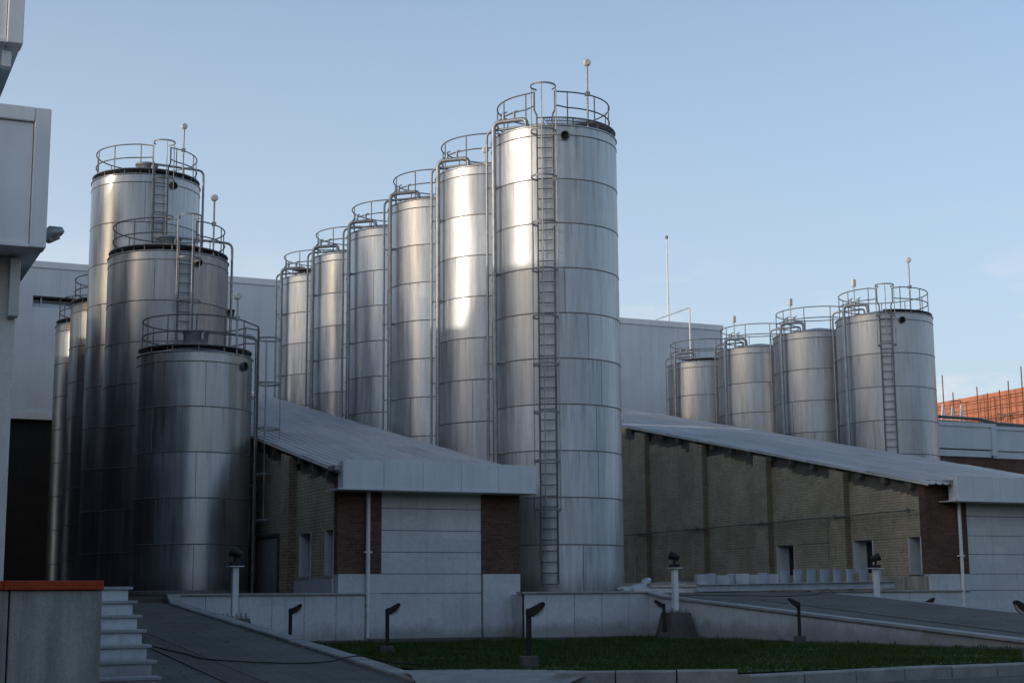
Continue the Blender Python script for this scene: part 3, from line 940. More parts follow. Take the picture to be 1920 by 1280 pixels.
    # ladder with cage
    if ladder is not None:
        al = ac + R(ladder); d = Vector((math.cos(al), math.sin(al), 0)); tn = Vector((-d.y, d.x, 0))
        z0 = 0.22; z1 = H + 0.95; off = Rd + 0.17
        mb = MB()
        for s in (-1, 1):
            mb.tube([d * off + tn * 0.23 * s + Vector((0, 0, z0)), d * off + tn * 0.23 * s + Vector((0, 0, H + 0.25)), d * off + tn * 0.30 * s + Vector((0, 0, H + 0.4)), d * off + tn * 0.30 * s + Vector((0, 0, z1))], 0.027, 7)
        z = z0
        while z < H + 0.2:
            mb.tube([d * off - tn * 0.23 + Vector((0, 0, z)), d * off + tn * 0.23 + Vector((0, 0, z))], 0.016, 6); z += 0.3
        z = 0.45
        while z < H:
            for s in (-1, 1): mb.tube([d * (Rd - 0.01) + tn * 0.23 * s + Vector((0, 0, z)), d * off + tn * 0.23 * s + Vector((0, 0, z))], 0.014, 5)
            z += 2 * ch
        lad = mb.build('ladder', 'rail', t)
        mb = MB()
        cz0 = cage[0]; cz1 = cage[1] if cage[1] else H + 0.98
        nh = max(2, round((cz1 - cz0) / 1.32)); cr_ = 0.36
        hoop = lambda zz: [d * off + tn * 0.23 * -1 + Vector((0, 0, zz))] + [d * (off + 0.30 + cr_ * math.cos(q)) + tn * cr_ * math.sin(q) + Vector((0, 0, zz)) for q in [R(-140 + 280 * i / 14) for i in range(15)]] + [d * off + tn * 0.23 + Vector((0, 0, zz))]
        for i in range(nh + 1):
            zz = cz0 + (cz1 - cz0) * i / nh
            pts = hoop(zz)
            # flat hoop: two stacked thin tubes read as a strap
            mb.tube(pts, 0.014, 5); mb.tube([p + Vector((0, 0, 0.03)) for p in pts], 0.014, 5)
        for q in (-100, 0, 100):
            p = d * (off + 0.30 + cr_ * math.cos(R(q))) + tn * cr_ * math.sin(R(q))
            mb.tube([p + Vector((0, 0, cz0)), p + Vector((0, 0, cz1 + 0.02))], 0.016, 6)
        mb.build('cage', 'galv', lad)
    # pipes
    for (nm, phi, off, rad, zt_, phi_in, r_in, drop) in pipes:
        a = ac + R(phi); b = ac + R(phi_in)
        ro = Rd + off
        pts = fillet([pol(ro, a, -0.1), pol(ro, a, H + zt_), pol(r_in, b, H + zt_ + 0.03), pol(r_in, b, H + drop)], 0.22, 6)
        mb = MB(); mb.tube(pts, rad, 12)
        c = 1
        while c < courses:
            z = ch * c
            mb.tube([pol(ro, a, z), pol(Rd - 0.01, a + R(5), z)], 0.018, 6)
            mb.tube([pol(ro, a, z - 0.04), pol(ro, a, z + 0.04)], rad + 0.012, 10)
            c += 2
        p = mb.build(nm, 'galv', t)
        if rad > 0.05:
            m1 = Vector(pol(ro, a, H + zt_)); m2 = Vector(pol(r_in, b, H + zt_ + 0.03))
            for f in (0.3, 0.62):
                q = m1.lerp(m2, f); mb = MB()
                mb.tube([q + Vector((0, 0, 0.05)), q + Vector((0, 0, 0.24))], 0.045, 8)
                mb.tube([q + Vector((-0.1, 0.03, 0.2)), q + Vector((0.1, -0.03, 0.30))], 0.02, 6)
                mb.build('valve', 'galv', p)
    # overflow port
    if port is not None:
        a = ac + R(port); d = Vector((math.cos(a), math.sin(a), 0)); tn = Vector((-d.y, d.x, 0))
        c0 = d * (Rd - 0.02) + Vector((0, 0, H - 0.33))
        mb = MB()
        ring = [c0 + d * 0.09 + (tn * math.cos(q) + Vector((0, 0, 1)) * math.sin(q)) * 0.125 for q in [2 * math.pi * i / 20 for i in range(20)]]
        mb.tube(ring, 0.014, 6, closed=True)
        mb.tube([c0, c0 + d * 0.09], 0.128, 20, cap=False)
        po = mb.build('overflow_port', 'rail', t)
        mb = MB(); mb.tube([c0 + d * 0.005, c0 + d * 0.05], 0.118, 20); mb.build('opening', 'port', po)
    if mast is not None:
        a = ac + R(mast); p = Vector(pol(rr + 0.03, a, 0))
        mb = MB(); mb.tube([p + Vector((0, 0, H)), p + Vector((0, 0, H + mast_h))], 0.03, 8)
        if mast_h > 1.2: mb.box((p.x - 0.06, p.y - 0.06, H + 1.0), (p.x + 0.06, p.y + 0.06, H + 1.12))
        ms = mb.build('mast', 'galv', t)
        mb = MB()
        c = p + Vector((0, 0, H + mast_h + 0.06)); dd_ = Vector((math.cos(ac + R(15)), math.sin(ac + R(15)), 0))
        mb.tube([c - dd_ * 0.07, c - dd_ * 0.045, c + dd_ * 0.045, c + dd_ * 0.07], [0.075, 0.11, 0.11, 0.075], 16)
        mb.build('beacon', 'offwhite', ms)
    if box_mast is not None:
        a = ac + R(box_mast); p = Vector(pol(rr + 0.03, a, 0))
        mb = MB(); mb.tube([p + Vector((0, 0, H)), p + Vector((0, 0, H + 1.25))], 0.022, 7)
        ms = mb.build('mast', 'galv', t)
        mb = MB(); mb.bbox((p.x - 0.07, p.y - 0.07, H + 1.2), (p.x + 0.07, p.y + 0.07, H + 1.5), 0.012); mb.build('beacon', 'offwhite', ms)
    return t

GT, GL, GR = 'tall tanks of the middle row', 'tanks of the left row', 'tanks of the right row behind the large shed'
def tp(big=True): return [('fill_pipe', -58, 0.20, 0.066, 0.32, -30, 1.55, 0.0), ('vent_pipe', -65, 0.30, 0.038, 0.12, -10, 1.5, 0.05)]
labT = ['tallest steel tank at the front of the middle row, caged ladder down its front',
        'steel tank directly behind the tallest one, second from the front of the middle row',
        'third steel tank from the front of the middle row',
        'fourth steel tank from the front of the middle row',
        'fifth steel tank of the middle row, just in front of the rearmost',
        'rearmost steel tank of the middle row, smallest looking, beside the white warehouse']
for i in range(6):
    tank(19.83 - 0.02 * i, 40.4 + 4.45 * i, 1.86, 1.40, 14.65, 10, labT[i], GT, 20 + i,
         ladder=-7 if i == 0 else None, walk=((-9, 100) if i == 0 else ((-45, 60) if i == 5 else (40, 130))), open_grate=(i == 0), walk_z=0.24, finish='steel' if i < 2 else 'steel_smooth',
         pipes=tp(), port=10 if i == 0 else None, mast=36 if i == 0 else (-8 if i == 1 else None), mast_h=1.95 if i == 0 else 0.45)
labR = ['front steel tank of the right row, with a ladder down its face', 'second steel tank of the right row, left of the laddered one',
        'third steel tank of the right row, between two others', 'rearmost and lowest looking steel tank of the right row']
for i in range(4):
    tank(40.03 - 0.05 * i, 51.0 + 4.5 * i, 1.94, 1.40, 12.42, 8, labR[i], GR, 40 + i,
         ladder=2 if i == 0 else None, cage=(9.6, None), walk=((0, 95) if i == 0 else ((-40, 80) if i == 3 else (35, 120))),
         pipes=[('fill_pipe', -48, 0.16, 0.064, 0.42, -22, 1.6, 0.0), ('vent_pipe', -72, 0.2, 0.038, 0.3, -35, 1.3, 0.05)],
         port=21 if i == 0 else 42, mast=36 if i == 0 else None, mast_h=2.1, box_mast=None if i == 3 else -38, rail_r=0.92, shallow=0.36, finish='steel_mid')
labL = ['squat front tank of the left row with ladder cage on its right side', 'second tank of the left row, behind the squat front one',
        'tallest tank of the left row, its upper left side lit by sun', 'fourth tank of the left row, mostly hidden behind the tallest',
        'rearmost tank at the far left of the left row']
specL = [(10.24, 44.8, 1.64, 1.52, 8.22, 5), (10.30, 49.2, 1.89, 1.42, 12.0, 8), (10.36, 53.6, 1.85, 1.42, 15.6, 10),
         (10.42, 58.0, 1.80, 1.42, 12.0, 8), (10.47, 62.4, 1.75, 1.42, 12.0, 8)]
for i, (u, v, rd, b, tpz, nc) in enumerate(specL):
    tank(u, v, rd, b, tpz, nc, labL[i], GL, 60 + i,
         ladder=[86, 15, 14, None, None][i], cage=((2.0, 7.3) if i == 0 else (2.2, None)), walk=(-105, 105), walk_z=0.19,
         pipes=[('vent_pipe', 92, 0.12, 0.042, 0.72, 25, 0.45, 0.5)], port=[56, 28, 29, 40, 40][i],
         mast=[48, 50, 44, None, None][i], mast_h=[1.65, 1.85, 1.85, 2, 2][i], hatch=True, rail_r=0.93, finish=['steel_front', 'steel_shaded', 'steel_front', 'steel_shaded', 'steel_shaded'][i])

# ------------------------------------------------------------------ warehouses behind
def clad_building(name, label, x0, x1, y0, y1, ztop, zclad, ribbon=None, trimz=0.35):
    t = empty(name, ((x0 + x1) / 2, y0, PZ), label, 'warehouse')
    inv = Vector((-(x0 + x1) / 2, -y0, -PZ))
    def B_(mb, n, m, p=None, d=None):
        return mb.build(n, m, p or t, inv if (p is None) else (0, 0, 0))
    mb = MB()
    # panels with standing joints on the front face
    segs = [(x0, x1, zclad, ztop - 0.3)]
    if ribbon:
        ra, rb, rz0, rz1 = ribbon
        segs = [(x0, ra, zclad, ztop - 0.3), (ra, rb, zclad, rz0), (ra, rb, rz1, ztop - 0.3), (rb, x1, zclad, ztop - 0.3)]
    for a, b, za, zb in segs:
        x = a
        while x < b - 0.01:
            e = min(b, x + 1.15)
            mb.box((x + 0.004, y0 + random.uniform(0, 0.003), za), (e - 0.004, y0 + 0.1, zb)); x = e
        mb.box((a, y0 + 0.010, za), (b, y0 + 0.098, zb - 0.002))
    mb.box((x0, y0 + 0.55, zclad), (x1, y1, ztop - 0.32))
    B_(mb, 'cladding', 'clad')
    mb = MB(); mb.box((x0 - 0.03, y0 - 0.04, ztop - 0.29), (x1 + 0.03, y1, ztop)); B_(mb, 'roof_trim', 'fascia')
    mb = MB(); mb.box((x0, y0 - 0.08, zclad - trimz), (x1, y0 + 0.3, zclad - 0.003)); B_(mb, 'bottom_trim', 'fascia')
    mb = MB(); mb.box((x0 + 0.02, y0 + 0.12, PZ - 0.4), (x1 - 0.02, y1 - 0.1, zclad - 0.004 - (trimz if False else 0))); B_(mb, 'base_wall', 'dark')  # wall coloured near black to stand in for the shade there
    if ribbon:
        mb = MB(); mb.box((ra, y0 + 0.5, rz0), (rb, y0 + 0.52, rz1)); g = B_(mb, 'window', 'glass')
        mb = MB()
        mb.box((ra, y0 + 0.28, rz0), (rb, y0 + 0.45, rz0 + (rz1 - rz0) * 0.42))
        for q in (ra + 0.35, ra + 3, ra + 6): mb.box((q, y0 + 0.25, rz0), (q + 0.06, y0 + 0.46, rz1))
        mb.build('frame', 'clad', g)
    return t
clad_building('white_warehouse', 'tall white clad warehouse with ribbon window behind the left tanks', 0.0, 30.0, 70.0, 86.0, 16.18, 9.5, (8.75, 17.8, 14.12, 14.62))
clad_building('white_warehouse', 'lower white clad warehouse with antenna mast behind the right tanks', 30.05, 44.3, 70.05, 84.0, 15.64, 6.0)
# mast and lamp arm on the warehouse roof
t = empty('antenna_mast', (41.55, 71.0, 15.6), 'thin tall antenna mast on the warehouse roof edge', 'mast')
mb = MB()
for k in range(6): mb.tube([(0, 0, 0.8 * k), (0, 0, 0.8 * k + 0.8)], 0.055 - 0.005 * k, 7)
mb.build('pole', 'white', t)
mb = MB(); mb.tube([(0, 0, 4.75), (0, 0, 4.9)], 0.08, 8); mb.build('tip', 'rail', t)
for z in (1.0, 2.4, 3.6):
    pass
t = empty('bracket_pole', (42.1, 69.75, 12.0), 'thin angled bracket pole fixed to the right warehouse wall', 'pole')
mb = MB(); mb.tube([(0, 0, -1.2), (0, 0, 4.4)], 0.045, 7); mb.build('pole', 'white', t)
mb = MB(); mb.tube([(0, 0, 4.4), (-1.75, 0.6, 3.72)], 0.035, 7); mb.tube([(-0.2, 0.05, 1.6), (-0.2, 0.05, -0.6)], 0.03, 6); mb.build('arm', 'white', t)

# ------------------------------------------------------------------ office building on the left
t = empty('office_building', (0, 21, PZ), 'white panelled building with overhanging storeys at the left edge', 'building')
inv = (0, -21, -PZ)
mb = MB()
def frame_box(mb, x1, z0, z1, y0):
    xs = -25.0
    # flat panel face with a raised mitred frame
    mb.box((xs, y0 + 0.05, z0 + 0.05), (x1 - 0.21, y0 + 0.3, z1 - 0.2))
    x = x1 - 0.22 - 0.6
    while x > x1 - 6:
        mb.box((x, y0 + 0.03, z0 + 0.05), (x + 0.05, y0 + 0.052, z1 - 0.2)); x -= 0.6
    mb.bbox((x1 - 0.2, y0, z0), (x1, y0 + 0.3, z1), 0.012)
    mb.bbox((xs, y0 - 0.002, z1 - 0.19), (x1 - 0.202, y0 + 0.3, z1), 0.012)
    mb.box((xs, y0 + 0.01, z0), (x1 - 0.202, y0 + 0.3, z0 + 0.045))
    mb.box((xs, y0 + 0.3, z0 + 0.02), (x1 - 0.01, 24.5, z1 - 0.02))
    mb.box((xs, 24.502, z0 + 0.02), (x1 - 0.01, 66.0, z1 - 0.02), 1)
frame_box(mb, 2.63, 5.62, 7.45, 20.0)
frame_box(mb, 2.24, 8.27, 11.2, 20.0)
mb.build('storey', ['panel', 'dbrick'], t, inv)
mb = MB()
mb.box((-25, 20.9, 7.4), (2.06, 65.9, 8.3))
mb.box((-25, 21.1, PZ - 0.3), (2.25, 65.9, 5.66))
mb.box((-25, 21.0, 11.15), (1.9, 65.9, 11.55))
mb.box((-25, -14, -0.1), (-9.0, 20.9, 8.6))  # unseen wing, added to keep the foreground in shade
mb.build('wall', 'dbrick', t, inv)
mb = MB(); mb.bbox((1.6, 20.75, PZ - 0.2), (2.38, 21.4, 5.63), 0.01); mb.build('column', 'offwhite', t, inv)
mb = MB(); mb.bbox((2.27, 20.55, 4.82), (2.40, 20.74, 5.58), 0.008); mb.build('cable_box', 'offwhite', t, inv)
mb = MB(); mb.box((2.0, 20.15, 8.0), (2.12, 20.3, 8.2)); mb.build('bracket', 'white', t, inv)
# unseen blocks added on its roof to cast the shadow edges on the tanks
mb = MB(); mb.box((-14, 37.0, 11.5), (1.0, 42.4, 12.75)); mb.box((-14, 47.0, 11.5), (1.0, 51.6, 17.2)); mb.build('roof_shade_block', 'fascia', t, inv)
mb = MB(); mb.box((-8, 55.7, 13.75), (0.8, 66.5, 17.6)); mb.build('raised_shade_block', 'fascia', t, inv)
mb = MB()
for y in (56.0, 59.5, 63.0, 66.2):
    for x in (-7.8, 0.6): mb.tube([(x, y, 11.5), (x, y, 13.76)], 0.08, 8)
mb.build('shade_block_legs', 'galv', t, inv)
t = empty('floodlight', (2.66, 20.6, 5.9), 'grey hooded floodlight on the corner of the white overhang', 'lamp')
mb = MB(); mb.tube([(0, 0, 0), (0.05, 0, 0.0), (0.12, -0.02, 0.06), (0.24, -0.03, 0.09), (0.27, -0.03, 0.085)], [0.05, 0.09, 0.10, 0.055, 0.01], 14); mb.build('hood', 'galv', t)
mb = MB(); mb.tube([(0.07, -0.02, -0.02), (0.2, -0.03, 0.03)], [0.07, 0.05], 12); mb.build('lens', 'lens', t)

# ------------------------------------------------------------------ unseen buildings added around the yard to block sky light and darken reflections
def unseen_building(x0, x1, y0, y1, h, label):
    t = empty('unseen_building', ((x0 + x1) / 2, (y0 + y1) / 2, 0), label, 'building')
    iv = (-(x0 + x1) / 2, -(y0 + y1) / 2, 0)
    mb = MB(); mb.box((x0, y0, -0.1), (x1, y1, h)); mb.build('wall', 'dbrick', t, iv)
    mb = MB(); mb.box((x0 - 0.2, y0 - 0.2, h + 0.002), (x1 + 0.2, y1 + 0.2, h + 0.5)); mb.build('parapet', 'clad', t, iv)
unseen_building(-40, 14, -36, -22, 7.5, 'unseen dark brick building added across the road, behind the viewer')
unseen_building(18, 62, -30, -16, 8.0, 'unseen lower dark brick building added across the road, behind the viewer')
unseen_building(48, 70, -10, 26, 10.0, 'unseen dark brick building added to close the right side of the yard')

# ------------------------------------------------------------------ concrete wall and staircase
t = empty('concrete_wall', (0, 14.8, 0), 'stained concrete wall with an orange steel coping in the lower left corner', 'wall')
mb = MB(); mb.bbox((-8, 0, -0.1), (1.75, 1.6, 1.29), 0.012); mb.bbox((1.765, 0.004, -0.1), (2.58, 1.6, 1.288), 0.012); mb.build('wall', 'conc', t)
mb = MB(); mb.bbox((-8, -0.03, 1.291), (1.7, 1.63, 1.375), 0.008); mb.bbox((1.704, -0.032, 1.291), (2.585, 1.63, 1.375), 0.008); mb.build('coping', 'orange', t)
t = empty('staircase', (3.0, 16.0, 0), 'flight of grey marble steps beside the concrete wall', 'stairs')
for i in range(9):
    y0 = 18.38 - 0.285 * i; z1 = PZ - 0.158 * i
    if z1 < 0.1: break
    mb = MB(); mb.bbox((-1.0 - 3.0, y0 - 16.0, z1 - 0.035), (3.55 - 3.0, y0 + 0.32 - 16.0, z1), 0.006); mb.build('tread', 'cap', t)
    mb = MB(); mb.box((-1.0 - 3.0, y0 + 0.035 - 16.0, z1 - 0.158), (3.50 - 3.0, y0 + 0.30 - 16.0, z1 - 0.036)); mb.build('riser', 'marble', t)

# ------------------------------------------------------------------ drain, cables
t = empty('drain_grate', (5.7, 24.0, rz(24)), 'steel bar drain grate running down the left ramp', 'grate')
gy0, gy1 = 18.6, 29.3
mb = MB(); y = gy0
def rzz(y): return rz(y) if y > 21 else 0.024 + (y - 18) * 0.012
while y < gy1:
    mb.box((-0.24, y - 24, rzz(y) - rz(24) + 0.006), (0.24, y + 0.055 - 24, rzz(y) - rz(24) + 0.02)); y += 0.135
for s in (-0.27, 0.25): 
    for a in range(int(gy0), int(gy1)): mb.prism_x([(a + 0.6 - 24, rzz(a + .6) - rz(24) + 0.004), (a + 1.6 - 24, rzz(a + 1.6) - rz(24) + 0.004), (a + 1.6 - 24, rzz(a + 1.6) - rz(24) + 0.022), (a + 0.6 - 24, rzz(a + .6) - rz(24) + 0.022)], s, s + 0.02)
mb.build('bars', 'bars', t)
mb = MB()
for a in range(int(gy0), int(gy1)): mb.add([(-0.26, a + .6 - 24, rzz(a + .6) - rz(24) + 0.004), (0.26, a + .6 - 24, rzz(a + .6) - rz(24) + 0.004), (0.26, a + 1.6 - 24, rzz(a + 1.6) - rz(24) + 0.004), (-0.26, a + 1.6 - 24, rzz(a + 1.6) - rz(24) + 0.004)], [(0, 1, 2, 3)])
mb.build('channel', 'dark', t)
def catmull(pts, n=10):
    pts = [Vector(p) for p in pts]; P = [pts[0]] + pts + [pts[-1]]; out = []
    for i in range(1, len(P) - 2):
        for k in range(n):
            s = k / n; a, b, c, d = P[i - 1], P[i], P[i + 1], P[i + 2]
            out.append(0.5 * ((2 * b) + (c - a) * s + (2 * a - 5 * b + 4 * c - d) * s * s + (3 * b - a - 3 * c + d) * s ** 3))
    out.append(pts[-1]); return out
mb = MB()
mb.tube(catmull([(3.6, 28.6, rz(28.6) + 0.02), (5.2, 27.4, rz(27.4) + 0.02), (5.7, 25.4, rz(25.4) + 0.03), (5.9, 24.3, rz(24.3) + 0.03), (6.9, 23.6, rz(23.6) + 0.02), (7.6, 23.6, rz(23.6) + 0.03), (7.95, 23.7, 0.325), (8.2, 23.6, 0.33), (8.45, 23.0, 0.25), (8.8, 21.8, 0.23)]), 0.011, 6)
tag(mb.build('cable', 'rubber'), 'black cable snaking across the left ramp and over its kerb', 'cable')
mb = MB()
mb.tube(catmull([(20.3, 34.9, 0.75), (20.66, 35.3, 1.18), (20.85, 35.6, 1.27), (21.1, 35.7, 1.29), (22.5, 35.6, 1.28), (24, 35.2, 1.25), (25.6, 36.0, 1.31), (26.5, 36.9, 1.45), (27.3, 37.3, 1.2), (27.5, 37.5, 1.1)]), 0.011, 6)
tag(mb.build('cable', 'rubber'), 'black cable crossing the top of the right ramp from the light post', 'cable')

# ------------------------------------------------------------------ garden lamps
def garden_lamp(x, y, face, label, block=True, h=0.95, zb=0.2):
    t = empty('garden_lamp', (x, y, zb), label, 'lamp', 'black garden lamps on the lawn')
    t.rotation_euler = (0, 0, face)
    mb = MB(); mb.bbox((-0.036, -0.036, 0.0), (0.036, 0.036, h - 0.19), 0.006); mb.build('post', 'black', t)
    mb = MB()
    prof = [(-0.038, h - 0.20), (0.05, h - 0.22), (0.16, h - 0.15), (0.245, h - 0.05), (0.235, h - 0.005), (0.19, h + 0.0), (0.05, h - 0.09), (-0.038, h - 0.10)]
    bm = bmesh.new()
    vs0 = [bm.verts.new((a, -0.062, z)) for a, z in prof]; vs1 = [bm.verts.new((a, 0.062, z)) for a, z in prof]
    bm.faces.new(vs0); bm.faces.new(list(reversed(vs1)))
    for i in range(len(prof)):
        j = (i + 1) % len(prof)
        bm.faces.new((vs0[j], vs0[i], vs1[i], vs1[j]))
    bmesh.ops.bevel(bm, geom=list(bm.edges), offset=0.01, segments=2, affect='EDGES')
    mb.frombm(bm); hd = mb.build('head', 'black', t)
    mb = MB()
    pts = [Vector((0.07 + 0.165 * s, 0, h - 0.222 + 0.165 * s)) + Vector((0.035, 0, -0.03)) * math.sin(math.pi * s) for s in [i / 10 for i in range(11)]]
    n = len(pts); vs = []
    for p in pts: vs += [(p.x, -0.052, p.z), (p.x, 0.052, p.z)]
    base = [Vector((0.07 + 0.165 * s, 0, h - 0.19 + 0.165 * s)) for s in [i / 10 for i in range(11)]]
    m = len(vs)
    for p in base: vs += [(p.x, -0.052, p.z), (p.x, 0.052, p.z)]
    fs = []
    for i in range(n - 1):
        fs.append((2 * i, 2 * i + 2, 2 * i + 3, 2 * i + 1))
        fs.append((2 * i, m + 2 * i, m + 2 * i + 2, 2 * i + 2)); fs.append((2 * i + 1, 2 * i + 3, m + 2 * i + 3, m + 2 * i + 1))
    mb.add(vs, fs); mb.build('lens', 'lens', hd)
    if block:
        mb = MB(); mb.bbox((-0.125, -0.125, -0.1), (0.125, 0.125, 0.17), 0.012); mb.build('base', 'conc_dark', t)
    return t
RT = -R(24.5)            # to the right as seen from the road
LF = R(180 - 24.5)
garden_lamp(9.85, 21.1, RT + 0.15, 'nearest black garden lamp, in the middle of the lawn edge')
garden_lamp(10.0, 27.6, RT + 0.1, 'black garden lamp on a concrete block, in front of the small shed')
garden_lamp(9.45, 32.0, RT + 0.05, 'black garden lamp behind the left ramp kerb, far from the road', block=False)
garden_lamp(19.9, 34.6, LF, 'black garden lamp beside the concrete pedestal of the light post', block=True, h=0.98)
garden_lamp(20.15, 29.1, LF - 0.1, 'black garden lamp standing against the right ramp wall', h=1.0)
garden_lamp(27.3, 33.6, RT, 'black garden lamp showing only its head behind the right ramp', block=False, h=0.98)
garden_lamp(17.35, 18.9, LF, 'black garden lamp head cut off at the right edge of the picture', h=0.92)

# ------------------------------------------------------------------ white floodlight posts
def light_post(x, y, zb, ztop, label, ped, tilt):
    t = empty('light_post', (x, y, 0.2), label, 'light post', 'white posts carrying black floodlights')
    z0 = zb - 0.2; z1 = ztop - 0.2
    if ped:
        mb = MB(); w = 0.42; q = 0.27
        mb.add([(-w, -w, -0.1), (w, -w, -0.1), (w, w, -0.1), (-w, w, -0.1), (-q, -q, z0), (q, -q, z0), (q, q, z0), (-q, q, z0)],
               [(0, 3, 2, 1), (4, 5, 6, 7), (0, 1, 5, 4), (1, 2, 6, 5), (2, 3, 7, 6), (3, 0, 4, 7)])
        mb.build('pedestal', 'conc_dark', t)
    mb = MB(); mb.box((-0.26, -0.26, z0 + 0.03), (0.26, 0.26, z0 + 0.05))
    for a in (-0.2, 0.0, 0.2):
        for b in (-0.2, 0.2): mb.tube([(a, b, z0), (a, b, z0 + 0.11)], 0.02, 6)
    mb.build('base_plate', 'galv', t)
    mb = MB(); mb.bbox((-0.066, -0.066, z0 + 0.05), (0.066, 0.066, z1), 0.008); mb.box((-0.16, -0.16, z1 + 0.001), (0.16, 0.16, z1 + 0.02)); mb.build('post', 'white', t)
    mb = MB()
    mb.box((-0.1, -0.1, z1 + 0.021), (0.1, 0.1, z1 + 0.1))
    mb.tube([(0, 0, z1 + 0.1), (0, 0, z1 + 0.2)], 0.035, 8)
    c = Vector((0.0, 0, z1 + 0.3)); d = Vector((math.cos(tilt) * 0.94, math.sin(tilt) * 0.94, 0.35)).normalized()
    mb.tube([c - d * 0.13, c - d * 0.10, c + d * 0.05, c + d * 0.12], [0.05, 0.085, 0.105, 0.115], 14)
    hd = mb.build('floodlight', 'black', t)
    mb = MB(); mb.tube([c + d * 0.118, c + d * 0.126], 0.10, 14); mb.build('lens', 'lens', hd)
light_post(8.67, 33.6, 0.85, 1.95, 'white floodlight post behind the left ramp kerb', True, R(160))
light_post(20.3, 34.7, 0.86, 1.96, 'white floodlight post on a tapered concrete pedestal below the tallest tank', True, R(140))
light_post(27.8, 36.3, 0.80, 2.0, 'white floodlight post in front of the large shed, behind the right ramp', True, R(-20))

# ------------------------------------------------------------------ steelwork and sacks on the terrace
t = empty('plated_beam', (22.7, 37.6, PZ), 'long white steel beam with upright plates lying across the ramp head', 'steelwork')
bx = 6.75
def bz(x): return 0.03 + 0.012 * x
mb = MB()
for (z0, z1, w) in ((0.0, 0.02, 0.1), (0.021, 0.179, 0.008), (0.18, 0.2, 0.1)):
    mb.prism_y([(0, z0 + bz(0)), (bx, z0 + bz(bx)), (bx, z1 + bz(bx)), (0, z1 + bz(0))], -w, w)
mb.build('beam', 'primer', t)
def slab(mb, p, q, z0, z1, th=0.012):
    p = Vector((p[0], p[1], 0)); q = Vector((q[0], q[1], 0)); n = Vector((q.y - p.y, p.x - q.x, 0)).normalized() * th
    lo = [p, q, q - n, p - n]
    vs = [(w.x, w.y, z0) for w in lo] + [(w.x, w.y, z1) for w in lo]
    mb.add(vs, [(0, 3, 2, 1), (4, 5, 6, 7), (0, 1, 5, 4), (1, 2, 6, 5), (2, 3, 7, 6), (3, 0, 4, 7)])
for i in range(8):
    x = 0.08 + i * 0.335; a = [0.05, -0.12, 0.1, -0.25, 0.16, 0.3, -0.1, 0.22][i]
    z0 = bz(x) + 0.205; z1 = z0 + 0.27 + 0.03 * math.sin(i * 2.3)
    mb = MB()
    slab(mb, (x, 0.06 + max(0, a)), (x + 0.325, 0.06 + max(0, -a)), z0, z1)
    slab(mb, (x + 0.004, 0.07 + max(0, a)), (x + 0.004, 0.07 + max(0, a) + 0.12), z0, z1 - 0.004)
    mb.build('plate', 'primer', t)
for i in range(8):
    x = 2.78 + i * 0.46
    z0 = bz(x) + 0.205; z1 = z0 + 0.36
    mb = MB()
    slab(mb, (x, 0.02), (x + 0.455, 0.24), z0, z1)
    slab(mb, (x + 0.004, 0.0), (x + 0.455, 0.215), z1 + 0.002, z1 + 0.014, 0.05)
    slab(mb, (x - 0.03, 0.012), (x + 0.02, 0.012), z0, z1 + 0.001, 0.014)
    mb.build('channel', 'primer', t)
for i in range(6):
    a = 0.25 + 0.1 * i
    mb = MB()
    p = Vector((20.9 + 0.42 * i, 39.2, PZ + 0.16 + 0.04 * (i % 2))); q = p + Vector((1.15, -1.35, 0.02))
    d = (q - p).normalized(); s = Vector((-d.y, d.x, 0)) * 0.05
    for zz in (0, 0.075):
        vs = [p - s, q - s, q + s, p + s]; vs = [w + Vector((0, 0, zz)) for w in vs] + [w + Vector((0, 0, zz + 0.012)) for w in vs]
        mb.add(vs, [(0, 3, 2, 1), (4, 5, 6, 7), (0, 1, 5, 4), (1, 2, 6, 5), (2, 3, 7, 6), (3, 0, 4, 7)])
    vs = [p - s * 0.15, q - s * 0.15, q + s * 0.15, p + s * 0.15]; vs = [w + Vector((0, 0, 0.0125)) for w in vs] + [w + Vector((0, 0, 0.0745)) for w in vs]
    mb.add(vs, [(0, 1, 5, 4), (1, 2, 6, 5), (2, 3, 7, 6), (3, 0, 4, 7)])
    tag(mb.build('steel_bar', 'offwhite'), 'pale steel bar lying side by side with others on the terrace beside the tallest tank', 'steel bar', 'steel bars stacked on the terrace')
mb = MB(); mb.bbox((20.8, 37.75, PZ + 0.002), (24.2, 37.9, PZ + 0.12), 0.005); mb.bbox((20.8, 39.1, PZ + 0.002), (24.2, 39.25, PZ + 0.15), 0.005)
tag(mb.build('timber_bearer', 'offwhite'), 'pair of bearers under the stacked steel bars', 'bearer')
def sack(x, y, sx, sy, sz, seed, label, rot=0):
    rnd = random.Random(seed); bm = bmesh.new()
    bmesh.ops.create_icosphere(bm, subdivisions=4, radius=1)
    ph = [(Vector((rnd.uniform(-4, 4), rnd.uniform(-4, 4), rnd.uniform(-4, 4))), rnd.uniform(0, 6)) for _ in range(9)]
    for q in bm.verts:
        n = sum(math.sin(q.co.dot(k) * 1.4 + p) for k, p in ph) * 0.05 + sum(abs(math.sin(q.co.dot(k) * 2.6 + p)) for k, p in ph[:4]) * 0.05 - 0.1
        c = q.co * (1 + n)
        c = Vector((math.copysign(abs(c.x) ** 0.75, c.x) * sx, math.copysign(abs(c.y) ** 0.75, c.y) * sy, max(-0.8, c.z) * sz))
        q.co = c
    mb = MB(); mb.frombm(bm, 0, True)
    o = mb.build('sack', 'sack', None, (x, y, PZ + sz * 0.8)); o.rotation_euler = (0, 0, rot)
    return tag(o, label, 'sack', 'white sacks on the terrace')
sack(20.6, 37.95, 0.2, 0.18, 0.10, 1, 'small white sack at the foot of the tallest tank')
